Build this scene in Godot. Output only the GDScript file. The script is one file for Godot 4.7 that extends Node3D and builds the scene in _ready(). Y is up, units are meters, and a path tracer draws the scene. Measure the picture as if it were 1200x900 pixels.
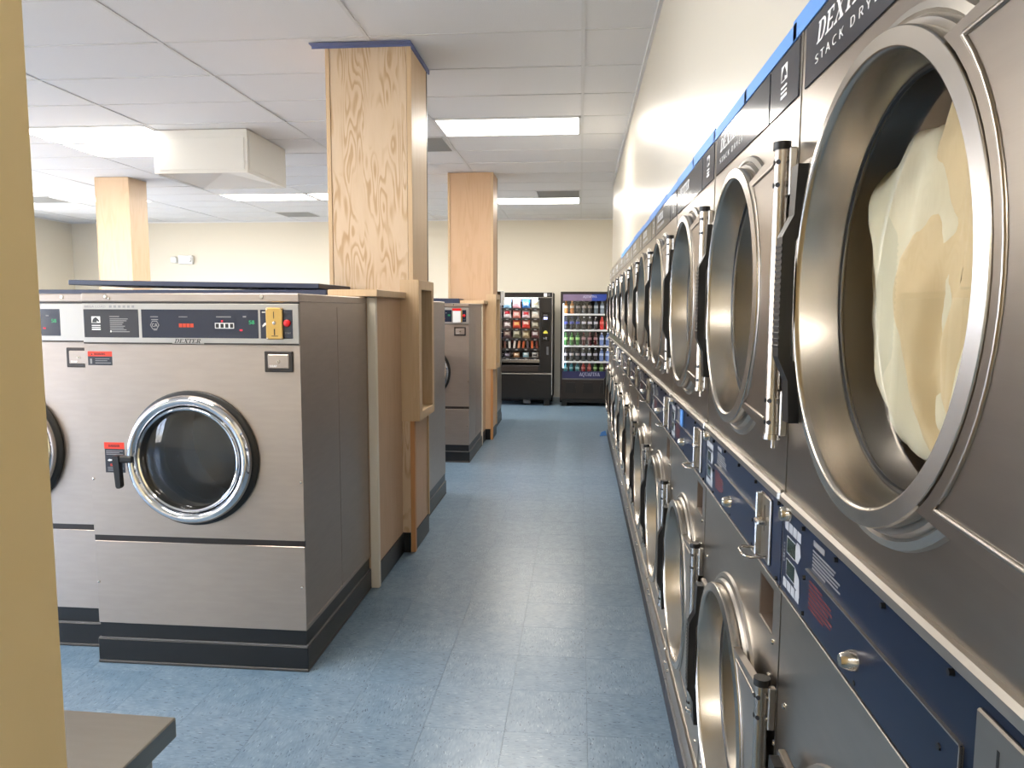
extends Node3D
# A laundromat aisle: stacked dryers along the right wall, islands of front-load washers on the left,
# plywood-clad columns, a suspended ceiling with fluorescent troffers and two vending machines at the end.

const CEIL := 3.14
const FRONT_X := 0.36       # front plane of the dryer row
const TILE_X := 1.265       # ceiling grid
const TILE_Z := 0.632
var M := {}
var used := {}
var rng := RandomNumberGenerator.new()

# ------------------------------------------------------------------ geometry collector
class Geo:
	var v := PackedVector3Array()
	var n := PackedVector3Array()
	var u := PackedVector2Array()
	var ix := PackedInt32Array()
	var xf := Transform3D()
	func _add(p: Vector3, nn: Vector3, uv: Vector2) -> int:
		v.append(xf * p)
		n.append((xf.basis * nn).normalized())
		u.append(uv)
		return v.size() - 1
	func tri(a: Vector3, b: Vector3, c: Vector3) -> void:      # counter-clockwise seen from outside
		var nn := (b - a).cross(c - a).normalized()
		var k := _add(a, nn, _uv(a, nn))
		_add(b, nn, _uv(b, nn))
		_add(c, nn, _uv(c, nn))
		ix.append_array([k, k + 2, k + 1])
	func _uv(p: Vector3, nn: Vector3) -> Vector2:
		var a := nn.abs()
		if a.x > a.y and a.x > a.z: return Vector2(p.z, p.y)
		if a.y > a.z: return Vector2(p.x, p.z)
		return Vector2(p.x, p.y)
	func quad(a: Vector3, b: Vector3, c: Vector3, d: Vector3) -> void:
		var nn := (b - a).cross(c - a)
		if nn.length() < 1e-12: nn = (c - a).cross(d - a)
		nn = nn.normalized()
		var k := _add(a, nn, _uv(a, nn))
		_add(b, nn, _uv(b, nn))
		_add(c, nn, _uv(c, nn))
		_add(d, nn, _uv(d, nn))
		ix.append_array([k, k + 2, k + 1, k, k + 3, k + 2])
	func quadn(p: Array, nn: Array, uv: Array) -> void:
		var k := v.size()
		for j in 4: _add(p[j], nn[j], uv[j])
		ix.append_array([k, k + 2, k + 1, k, k + 3, k + 2])
	func box(a: Vector3, b: Vector3, r := 0.0) -> Geo:
		var lo := Vector3(minf(a.x, b.x), minf(a.y, b.y), minf(a.z, b.z))
		var hi := Vector3(maxf(a.x, b.x), maxf(a.y, b.y), maxf(a.z, b.z))
		var s := hi - lo
		r = minf(r, minf(s.x, minf(s.y, s.z)) * 0.45)
		var il := lo + Vector3(r, r, r)
		var ih := hi - Vector3(r, r, r)
		# faces
		quad(Vector3(il.x, il.y, hi.z), Vector3(ih.x, il.y, hi.z), Vector3(ih.x, ih.y, hi.z), Vector3(il.x, ih.y, hi.z))
		quad(Vector3(ih.x, il.y, lo.z), Vector3(il.x, il.y, lo.z), Vector3(il.x, ih.y, lo.z), Vector3(ih.x, ih.y, lo.z))
		quad(Vector3(hi.x, il.y, ih.z), Vector3(hi.x, il.y, il.z), Vector3(hi.x, ih.y, il.z), Vector3(hi.x, ih.y, ih.z))
		quad(Vector3(lo.x, il.y, il.z), Vector3(lo.x, il.y, ih.z), Vector3(lo.x, ih.y, ih.z), Vector3(lo.x, ih.y, il.z))
		quad(Vector3(il.x, hi.y, ih.z), Vector3(ih.x, hi.y, ih.z), Vector3(ih.x, hi.y, il.z), Vector3(il.x, hi.y, il.z))
		quad(Vector3(il.x, lo.y, il.z), Vector3(ih.x, lo.y, il.z), Vector3(ih.x, lo.y, ih.z), Vector3(il.x, lo.y, ih.z))
		if r > 0.0:
			for sy in [0, 1]:      # edges along x
				for sz in [0, 1]:
					var y0: float = [il.y, ih.y][sy]; var y1: float = [lo.y, hi.y][sy]
					var z0: float = [il.z, ih.z][sz]; var z1: float = [lo.z, hi.z][sz]
					_edge(Vector3(il.x, y1, z0), Vector3(ih.x, y1, z0), Vector3(ih.x, y0, z1), Vector3(il.x, y0, z1), (lo + hi) / 2)
			for sx in [0, 1]:
				for sz in [0, 1]:
					var x0: float = [il.x, ih.x][sx]; var x1: float = [lo.x, hi.x][sx]
					var z0: float = [il.z, ih.z][sz]; var z1: float = [lo.z, hi.z][sz]
					_edge(Vector3(x1, il.y, z0), Vector3(x1, ih.y, z0), Vector3(x0, ih.y, z1), Vector3(x0, il.y, z1), (lo + hi) / 2)
				for sy in [0, 1]:
					var x0: float = [il.x, ih.x][sx]; var x1: float = [lo.x, hi.x][sx]
					var y0: float = [il.y, ih.y][sy]; var y1: float = [lo.y, hi.y][sy]
					_edge(Vector3(x1, y0, il.z), Vector3(x1, y0, ih.z), Vector3(x0, y1, ih.z), Vector3(x0, y1, il.z), (lo + hi) / 2)
					for sz in [0, 1]:
						var z0: float = [il.z, ih.z][sz]; var z1: float = [lo.z, hi.z][sz]
						var p := [Vector3(x1, y0, z0), Vector3(x0, y1, z0), Vector3(x0, y0, z1)]
						var nn: Vector3 = (p[1] - p[0]).cross(p[2] - p[0])
						if nn.dot(p[0] - (lo + hi) / 2) > 0: tri(p[0], p[1], p[2])
						else: tri(p[0], p[2], p[1])
		return self
	func _edge(a: Vector3, b: Vector3, c: Vector3, d: Vector3, mid: Vector3) -> void:
		if (b - a).cross(c - a).dot(a - mid) > 0: quad(a, b, c, d)
		else: quad(d, c, b, a)
	# solid of revolution about +z through (cx, cy); profile of (radius, z); outside lies to the right of the walk
	func lathe(profile: Array, centre: Vector3, segs := 48, arc0 := 0.0, arc1 := TAU) -> Geo:
		var sn := []
		for k in profile.size() - 1:
			var d: Vector2 = profile[k + 1] - profile[k]
			sn.append(Vector2(d.y, -d.x).normalized())
		for k in profile.size() - 1:
			var n0: Vector2 = sn[k]
			var n1: Vector2 = sn[k]
			if k > 0 and sn[k - 1].dot(sn[k]) > 0.75: n0 = (sn[k - 1] + sn[k]).normalized()
			if k < sn.size() - 1 and sn[k + 1].dot(sn[k]) > 0.75: n1 = (sn[k + 1] + sn[k]).normalized()
			var p0: Vector2 = profile[k]
			var p1: Vector2 = profile[k + 1]
			var base := v.size()
			for j in segs + 1:
				var a := arc0 + (arc1 - arc0) * j / segs
				var c := Vector3(cos(a), sin(a), 0)
				_add(centre + c * p0.x + Vector3(0, 0, p0.y), c * n0.x + Vector3(0, 0, n0.y), Vector2(a * 0.25, p0.x + p0.y))
				_add(centre + c * p1.x + Vector3(0, 0, p1.y), c * n1.x + Vector3(0, 0, n1.y), Vector2(a * 0.25, p1.x + p1.y))
			for j in segs:
				var q := base + j * 2
				ix.append_array([q, q + 1, q + 2, q + 1, q + 3, q + 2])
		return self
	func disc(centre: Vector3, r: float, segs := 32) -> Geo:      # facing +z
		var k := _add(centre, Vector3.BACK, Vector2.ZERO)
		for j in segs + 1:
			var a := TAU * j / segs
			_add(centre + Vector3(cos(a) * r, sin(a) * r, 0), Vector3.BACK, Vector2(cos(a), sin(a)) * r)
		for j in segs: ix.append_array([k, k + 2 + j, k + 1 + j])
		return self
	func tube(path: Array, r: float, segs := 8) -> Geo:
		var prev := Vector3.ZERO
		var base := v.size()
		for k in path.size():
			var d: Vector3 = (path[mini(k + 1, path.size() - 1)] - path[maxi(k - 1, 0)]).normalized()
			var s := d.cross(Vector3.UP if absf(d.y) < 0.9 else Vector3.RIGHT).normalized()
			if k > 0 and s.dot(prev) < 0: s = -s
			prev = s
			var t := s.cross(d)
			for j in segs + 1:
				var a := TAU * j / segs
				var nn := s * cos(a) + t * sin(a)
				_add(path[k] + nn * r, nn, Vector2(float(j) / segs * 0.1, k * 0.05))
		for k in path.size() - 1:
			for j in segs:
				var q := base + k * (segs + 1) + j
				var w := q + segs + 1
				ix.append_array([q, q + 1, w, q + 1, w + 1, w])
		for e in [0, path.size() - 1]:
			var d2: Vector3 = (path[1] - path[0]).normalized() * -1.0 if e == 0 else (path[e] - path[e - 1]).normalized()
			var c := _add(path[e], d2, Vector2.ZERO)
			for j in segs + 1:
				var p: Vector3 = v[base + e * (segs + 1) + j]
				v.append(p); n.append((xf.basis * d2).normalized()); u.append(Vector2.ZERO)
			for j in segs:
				if e == 0: ix.append_array([c, c + 2 + j, c + 1 + j])
				else: ix.append_array([c, c + 1 + j, c + 2 + j])
		return self
	# polygon (counter-clockwise, in x/y) pushed out along z from z0 to z1
	func prism(poly: PackedVector2Array, z0: float, z1: float) -> Geo:
		if Geometry2D.is_polygon_clockwise(poly): poly.reverse()
		var t := Geometry2D.triangulate_polygon(poly)
		for k in range(0, t.size(), 3):
			var a := poly[t[k]]; var b := poly[t[k + 1]]; var c := poly[t[k + 2]]
			if (b - a).cross(c - a) < 0:
				var s := b; b = c; c = s
			tri(Vector3(a.x, a.y, z1), Vector3(b.x, b.y, z1), Vector3(c.x, c.y, z1))
			if z1 - z0 > 1e-5: tri(Vector3(a.x, a.y, z0), Vector3(c.x, c.y, z0), Vector3(b.x, b.y, z0))
		if z1 - z0 > 1e-5:
			for k in poly.size():
				var a := poly[k]; var b := poly[(k + 1) % poly.size()]
				quad(Vector3(a.x, a.y, z0), Vector3(b.x, b.y, z0), Vector3(b.x, b.y, z1), Vector3(a.x, a.y, z1))
		return self
	# flat plate in x/y with a round hole
	func plate_hole(x0: float, x1: float, y0: float, y1: float, c: Vector2, r: float, z0: float, z1: float, segs := 64) -> Geo:
		var ring := []
		var rim := []
		for j in segs + 1:
			var a := TAU * j / segs + PI / 4
			var d := Vector2(cos(a), sin(a))
			ring.append(c + d * r)
			var t := 1e9
			if d.x > 1e-6: t = minf(t, (x1 - c.x) / d.x)
			if d.x < -1e-6: t = minf(t, (x0 - c.x) / d.x)
			if d.y > 1e-6: t = minf(t, (y1 - c.y) / d.y)
			if d.y < -1e-6: t = minf(t, (y0 - c.y) / d.y)
			rim.append(c + d * t)
		for j in segs:
			var a: Vector2 = ring[j]; var b: Vector2 = ring[j + 1]; var p: Vector2 = rim[j]; var q: Vector2 = rim[j + 1]
			var corner := Vector2(p.x if absf(p.x - x0) < 1e-4 or absf(p.x - x1) < 1e-4 else q.x, p.y if absf(p.y - y0) < 1e-4 or absf(p.y - y1) < 1e-4 else q.y)
			quad(Vector3(a.x, a.y, z1), Vector3(p.x, p.y, z1), Vector3(q.x, q.y, z1), Vector3(b.x, b.y, z1))
			if absf(p.x - q.x) > 1e-4 and absf(p.y - q.y) > 1e-4:
				tri(Vector3(p.x, p.y, z1), Vector3(corner.x, corner.y, z1), Vector3(q.x, q.y, z1))
			quad(Vector3(b.x, b.y, z0), Vector3(a.x, a.y, z0), Vector3(a.x, a.y, z1), Vector3(b.x, b.y, z1))
		quad(Vector3(x0, y0, z0), Vector3(x0, y0, z1), Vector3(x0, y1, z1), Vector3(x0, y1, z0))
		quad(Vector3(x1, y0, z1), Vector3(x1, y0, z0), Vector3(x1, y1, z0), Vector3(x1, y1, z1))
		quad(Vector3(x0, y1, z1), Vector3(x1, y1, z1), Vector3(x1, y1, z0), Vector3(x0, y1, z0))
		quad(Vector3(x0, y0, z0), Vector3(x1, y0, z0), Vector3(x1, y0, z1), Vector3(x0, y0, z1))
		return self
	# lettering fitted into a rectangle, leaning by shear
	func text(words: String, at: Rect2, z: float, serif := false, bold := true, shear := 0.0) -> Geo:
		var f := SystemFont.new()
		f.font_names = PackedStringArray(["Droid Serif" if serif else "Droid Sans"])
		f.font_weight = 700 if bold else 400
		var t := TextMesh.new()
		t.font = f
		t.text = words
		t.font_size = 24
		t.pixel_size = 0.01
		t.depth = 0.02
		var arr := t.surface_get_arrays(0)
		var pv: PackedVector3Array = arr[Mesh.ARRAY_VERTEX]
		var pn: PackedVector3Array = arr[Mesh.ARRAY_NORMAL]
		if pv.is_empty(): return self
		var lo := pv[0]
		var hi := pv[0]
		for p in pv:
			lo = lo.min(p); hi = hi.max(p)
		var sx := (at.size.x - absf(shear) * at.size.y) / maxf(hi.x - lo.x, 1e-6)
		var sy := at.size.y / maxf(hi.y - lo.y, 1e-6)
		var base := v.size()
		for k in pv.size():
			var y := (pv[k].y - lo.y) * sy
			_add(Vector3(at.position.x + (pv[k].x - lo.x) * sx + shear * y, at.position.y + y, z + (0.0004 if pv[k].z > (lo.z + hi.z) / 2 else 0.0)), pn[k], Vector2.ZERO)
		var ti = arr[Mesh.ARRAY_INDEX]
		if ti != null and ti.size() > 0:
			for k in ti: ix.append(base + k)
		else:
			for k in pv.size(): ix.append(base + k)
		return self
	func mesh() -> ArrayMesh:
		var a := []
		a.resize(Mesh.ARRAY_MAX)
		a[Mesh.ARRAY_VERTEX] = v
		a[Mesh.ARRAY_NORMAL] = n
		a[Mesh.ARRAY_TEX_UV] = u
		a[Mesh.ARRAY_INDEX] = ix
		var m := ArrayMesh.new()
		m.add_surface_from_arrays(Mesh.PRIMITIVE_TRIANGLES, a)
		return m

# ------------------------------------------------------------------ scene helpers
func numbered(called: String) -> String:
	var k: int = used.get(called, 0)
	used[called] = k + 1
	return called if k == 0 else "%s_%03d" % [called, k]
func put(g, called: String, m: Material, parent: Node3D, at := Vector3.ZERO) -> MeshInstance3D:
	var o := MeshInstance3D.new()
	o.mesh = g.mesh() if g is Geo else g
	o.material_override = m
	o.cast_shadow = GeometryInstance3D.SHADOW_CASTING_SETTING_ON
	o.position = at
	o.name = numbered(called) if parent == self else called
	parent.add_child(o, true)
	if called in TINY: o.set_meta("kind", "stuff")      # rows of pieces too small to pick apart in the photograph
	return o
func tag(o: Node, label: String, category: String, group := "", kind := "") -> void:
	if label: o.set_meta("label", label)
	if category: o.set_meta("category", category)
	if group: o.set_meta("group", group)
	if kind: o.set_meta("kind", kind)
func thing(called: String, at: Vector3, turn: float, label: String, category: String, group := "") -> Node3D:
	var o := Node3D.new()
	o.name = numbered(called)
	add_child(o, true)
	o.position = at
	o.rotation.y = turn
	tag(o, label, category, group)
	return o
func copy(o: Node3D, at: Vector3, turn: float, label: String) -> Node3D:
	var c: Node3D = o.duplicate()
	c.name = numbered(String(o.name))
	add_child(c, true)
	c.position = at
	c.rotation.y = turn
	c.set_meta("label", label)
	return c
func V(x: float, y: float, z: float) -> Vector3: return Vector3(x, y, z)

# ------------------------------------------------------------------ textures and materials
func tex(img: Image) -> ImageTexture: return ImageTexture.create_from_image(img)
func noise(freq: float, sd: int, oct := 4) -> FastNoiseLite:
	var f := FastNoiseLite.new()
	f.noise_type = FastNoiseLite.TYPE_SIMPLEX_SMOOTH
	f.frequency = freq
	f.seed = sd
	f.fractal_octaves = oct
	return f
func mat(c: Color, rough := 0.5, metal := 0.0) -> StandardMaterial3D:
	var m := StandardMaterial3D.new()
	m.albedo_color = c
	m.roughness = rough
	m.metallic = metal
	return m
func steel(c: Color, rough: float, aniso := -0.55) -> StandardMaterial3D:
	var m := mat(c, rough, 1.0)
	m.albedo_texture = M.brushed
	m.uv1_scale = V(1.3, 2.4, 1)
	m.anisotropy_enabled = true
	m.anisotropy = aniso
	return m
func wood_image(w: int, h: int, sd: int, light: Color, dark: Color, bands: float, contrast: float) -> ImageTexture:
	var img := Image.create(w, h, false, Image.FORMAT_RGB8)
	var a := noise(0.0065, sd, 2)
	var b := noise(0.03, sd + 1, 3)
	var fine := noise(0.22, sd + 2, 2)
	for y in h:
		for x in w:
			# flat-sawn figure: contour lines of a slow height, drawn out along the grain
			var hgt := a.get_noise_2d(x * 1.7, y * 0.34) * bands + b.get_noise_2d(x * 0.9, y * 0.16) * 0.30
			var fr := hgt - floorf(hgt)
			var line := smoothstep(0.30, 0.74, fr) * (1.0 - smoothstep(0.80, 1.0, fr)) * smoothstep(-0.35, 0.25, a.get_noise_2d(x * 1.1 + 4000, y * 0.5))
			var grain := fine.get_noise_2d(x * 2.2, y * 0.06) * 0.10 + b.get_noise_2d(x * 0.4 + 900, y * 0.1) * 0.16
			img.set_pixel(x, y, light.lerp(dark, clampf(line * contrast + grain + 0.08, 0.0, 1.0)))
	return tex(img)
func wood(t: ImageTexture, scale: Vector3, off := Vector3.ZERO, rough := 0.48) -> StandardMaterial3D:
	var m := mat(Color.WHITE, rough)
	m.albedo_texture = t
	m.uv1_triplanar = true
	m.uv1_world_triplanar = true
	m.uv1_scale = scale
	m.uv1_offset = off
	return m
func fleck_image(size: int, sd: int) -> ImageTexture:
	var img := Image.create(size, size, false, Image.FORMAT_RGB8)
	var lo := noise(0.012, sd, 3)
	var mid := noise(0.09, sd + 1, 2)
	for y in size:
		for x in size:
			var k := lo.get_noise_2d(x, y) * 0.5 + mid.get_noise_2d(x * 0.3, y * 1.1) * 0.5
			img.set_pixel(x, y, Color(0.362, 0.45, 0.525).lerp(Color(0.465, 0.545, 0.612), clampf(k * 0.9 + 0.5, 0, 1)))
	var r := RandomNumberGenerator.new()
	r.seed = sd
	for k in int(size * size / 300.0):
		var c := [Color(0.60, 0.67, 0.73), Color(0.52, 0.60, 0.67), Color(0.21, 0.29, 0.38), Color(0.16, 0.22, 0.30), Color(0.27, 0.36, 0.45)][r.randi() % 5] as Color
		var x := r.randi() % size
		var y := r.randi() % size
		var ln := 3 + r.randi() % 12
		var th := 1 + r.randi() % 3
		var sl := r.randf_range(-0.35, 0.35)
		for i in ln:
			for j in th:
				var px := posmod(x + i, size)
				var py := posmod(y + j + int(i * sl), size)
				img.set_pixel(px, py, img.get_pixel(px, py).lerp(c, 0.7))
	return tex(img)
func grey_noise(size: int, freq: float, sd: int, lo: float, hi: float, sx := 1.0, sy := 1.0) -> ImageTexture:
	var img := Image.create(size, size, false, Image.FORMAT_RGB8)
	var f := noise(freq, sd, 4)
	for y in size:
		for x in size:
			# folded so that the sheet repeats without a seam
			var k := clampf(f.get_noise_2d(absf(x - size * 0.5) * 2.0 * sx, absf(y - size * 0.5) * 2.0 * sy) * 0.8 + 0.5, 0, 1)
			var g := lerpf(lo, hi, k)
			img.set_pixel(x, y, Color(g, g, g))
	return tex(img)
func glow(c: Color, e: float) -> StandardMaterial3D:
	var m := mat(Color(0.9, 0.9, 0.9) if e > 1.0 else c.darkened(0.6), 0.5)
	m.emission_enabled = true
	m.emission = c
	m.emission_energy_multiplier = e
	return m
func make_materials() -> void:
	var bi := Image.create(256, 512, false, Image.FORMAT_RGB8)
	var bn := noise(0.35, 71, 2)
	var bs := noise(0.02, 72, 3)
	for y in 512:
		for x in 256:
			var k := 0.985 + 0.006 * bn.get_noise_2d(absf(x - 128) * 0.03, y * 2.3) + 0.02 * bs.get_noise_2d(absf(x - 128) * 0.8, absf(y - 256))
			bi.set_pixel(x, y, Color(k, k, k))
	M.brushed = tex(bi)
	M.steel = steel(Color(0.69, 0.64, 0.60), 0.40)
	M.steel_side = M.steel
	M.steel_dryer = steel(Color(0.65, 0.62, 0.585), 0.29, -0.3)
	M.steel_ring = steel(Color(0.74, 0.71, 0.67), 0.27, 0.5)
	M.steel_trim = mat(Color(0.68, 0.66, 0.63), 0.36, 1.0)
	M.steel_drum = mat(Color(0.62, 0.60, 0.57), 0.40, 1.0)
	M.steel_bench = steel(Color(0.56, 0.54, 0.51), 0.34)
	M.chrome = mat(Color(0.83, 0.83, 0.84), 0.06, 1.0)
	M.chrome_soft = mat(Color(0.78, 0.76, 0.73), 0.2, 1.0)
	M.brass = mat(Color(0.80, 0.66, 0.40), 0.32, 1.0)
	M.black = mat(Color(0.055, 0.05, 0.048), 0.42)
	M.black_gloss = mat(Color(0.05, 0.05, 0.055), 0.18)
	M.rubber = mat(Color(0.075, 0.076, 0.082), 0.36)
	M.base_edge = mat(Color(0.34, 0.34, 0.35), 0.4)
	M.base_blue = mat(Color(0.145, 0.15, 0.18), 0.5)
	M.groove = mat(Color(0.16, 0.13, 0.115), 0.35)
	M.plate = mat(Color(0.215, 0.22, 0.245), 0.11)
	M.plate_navy = mat(Color(0.145, 0.165, 0.225), 0.14)
	M.panel_blue = mat(Color(0.065, 0.115, 0.205), 0.30)
	M.panel_blue.metallic_specular = 0.35
	M.ink_dull = mat(Color(0.64, 0.65, 0.67), 0.5)
	M.strip = mat(Color(0.66, 0.645, 0.625), 0.38, 0.75)
	M.ink_white = mat(Color(0.86, 0.86, 0.86), 0.5)
	M.ink_grey = mat(Color(0.50, 0.50, 0.51), 0.5)
	M.ink_black = mat(Color(0.06, 0.06, 0.06), 0.4)
	M.ink_red = mat(Color(0.40, 0.13, 0.12), 0.5)
	M.ink_green = mat(Color(0.03, 0.13, 0.11), 0.25)
	M.sticker_red = mat(Color(0.86, 0.22, 0.13), 0.4)
	M.sticker_dark = mat(Color(0.12, 0.14, 0.18), 0.4)
	M.button_red = mat(Color(0.80, 0.06, 0.09), 0.3)
	M.led_green = glow(Color(0.1, 0.85, 0.5), 0.3)
	M.led_red = glow(Color(1.0, 0.1, 0.25), 0.7)
	M.led_amber = glow(Color(1.0, 0.30, 0.10), 0.4)
	M.tape = mat(Color(0.34, 0.56, 0.84), 0.55)
	M.tape_dull = mat(Color(0.42, 0.46, 0.62), 0.6)
	M.wall = mat(Color(0.79, 0.765, 0.71), 0.28)
	M.wall_back = mat(Color(0.83, 0.80, 0.73), 0.6)
	M.wall_yellow = mat(Color(0.96, 0.86, 0.64), 0.6)
	M.ceiling_tile = mat(Color(0.93, 0.93, 0.935), 0.85)
	M.ceiling_tile.albedo_texture = grey_noise(512, 0.16, 17, 0.90, 1.0)
	M.ceiling_tile.uv1_triplanar = true
	M.ceiling_tile.uv1_world_triplanar = true
	M.ceiling_tile.uv1_scale = Vector3.ONE * 1.4
	M.grid = mat(Color(0.84, 0.84, 0.84), 0.5)
	M.vent_grey = mat(Color(0.58, 0.58, 0.57), 0.6)
	M.white_box = mat(Color(0.86, 0.86, 0.84), 0.5)
	M.plenum = mat(Color(0.45, 0.45, 0.45), 0.9)
	var fl := [fleck_image(512, 31), fleck_image(512, 47)]
	M.floor = []
	for k in 2:
		for tone in 2:
			var m := mat([Color(1.0, 1.0, 1.0), Color(0.95, 0.965, 0.975)][tone], 0.29)
			m.albedo_texture = fl[k]
			M.floor.append(m)
	M.screed = mat(Color(0.24, 0.28, 0.33), 0.8)
	var ply := wood_image(512, 1024, 3, Color(0.845, 0.75, 0.635), Color(0.735, 0.60, 0.45), 3.0, 0.85)
	var ply2 := wood_image(512, 512, 21, Color(0.82, 0.72, 0.605), Color(0.76, 0.645, 0.52), 1.6, 0.35)
	M.ply = wood(ply, Vector3(1.5, 0.62, 1.5))
	M.ply_pale = wood(ply2, Vector3(1.0, 0.8, 1.0), Vector3(0.3, 0.1, 0.6))
	M.ply_pale.albedo_color = Color(1.0, 0.99, 0.98)
	M.ply_tan = wood(ply2, Vector3(1.2, 0.7, 1.2), Vector3(0.7, 0.4, 0.2))
	M.ply_tan.albedo_color = Color(0.99, 0.94, 0.90)
	M.ply_low = wood(ply2, Vector3(2.2, 1.0, 2.2), Vector3(0.1, 0.8, 0.5))
	M.ply_low.albedo_color = Color(0.97, 0.92, 0.88)
	M.ply_light = wood(ply, Vector3(0.9, 0.35, 0.9), Vector3(0.45, 0.2, 0.1))
	M.ply_light.albedo_color = Color(1.0, 0.98, 0.97)
	M.pine = wood(ply2, Vector3(3.0, 0.5, 3.0), Vector3(0.2, 0.5, 0.9))
	M.pine.albedo_color = Color(1.0, 0.98, 0.93)
	M.pine_orange = wood(ply2, Vector3(3.0, 0.5, 3.0), Vector3(0.6, 0.2, 0.3))
	M.pine_orange.albedo_color = Color(0.97, 0.80, 0.62)
	M.edge_white = mat(Color(0.90, 0.86, 0.79), 0.5)
	M.navy_top = mat(Color(0.17, 0.20, 0.29), 0.4)
	M.glass = mat(Color(0.03, 0.03, 0.03, 0.03), 0.02)
	M.glass.transparency = BaseMaterial3D.TRANSPARENCY_ALPHA
	M.window_glass = M.glass
	M.glass_shade = mat(Color(0.05, 0.045, 0.04, 0.5), 0.03)  # clear glass, tinted dark so the drum behind looks unlit
	M.glass_shade.transparency = BaseMaterial3D.TRANSPARENCY_ALPHA
	M.blanket = mat(Color(0.79, 0.715, 0.555), 0.95)
	M.blanket.rim_enabled = true
	M.blanket.rim = 0.4
	M.sheet = mat(Color(0.81, 0.79, 0.68), 0.95)

# ------------------------------------------------------------------ setting
func troffer(cx: float, cz: float, label: String, energy: float) -> void:
	var t := thing("ceiling_light", V(cx, CEIL, cz), 0, label, "ceiling light", "recessed fluorescent ceiling lights")
	var hx := TILE_X / 2 - 0.012
	var hz := TILE_Z / 2 - 0.012
	var g := Geo.new()
	g.box(V(-hx, -0.004, -hz), V(hx, 0.03, -hz + 0.02)).box(V(-hx, -0.004, hz - 0.02), V(hx, 0.03, hz))
	g.box(V(-hx, -0.004, -hz), V(-hx + 0.02, 0.03, hz)).box(V(hx - 0.02, -0.004, -hz), V(hx, 0.03, hz))
	put(g, "frame", M.grid, t)
	put(Geo.new().box(V(-hx + 0.02, 0.006, -hz + 0.02), V(hx - 0.02, 0.02, hz - 0.02)), "diffuser", glow(Color(1.0, 0.985, 0.96), 4.0), t)
	var a := AreaLight3D.new()
	a.name = "lamp"
	a.area_size = Vector2(hx * 2 - 0.05, hz * 2 - 0.05)
	a.light_color = Color(1.0, 0.97, 0.925)
	a.light_energy = energy
	a.area_range = 30.0
	a.area_attenuation = 2.0
	a.shadow_enabled = true
	a.rotation.x = -PI / 2
	a.position = V(0, 0.003, 0)
	t.add_child(a)
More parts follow.
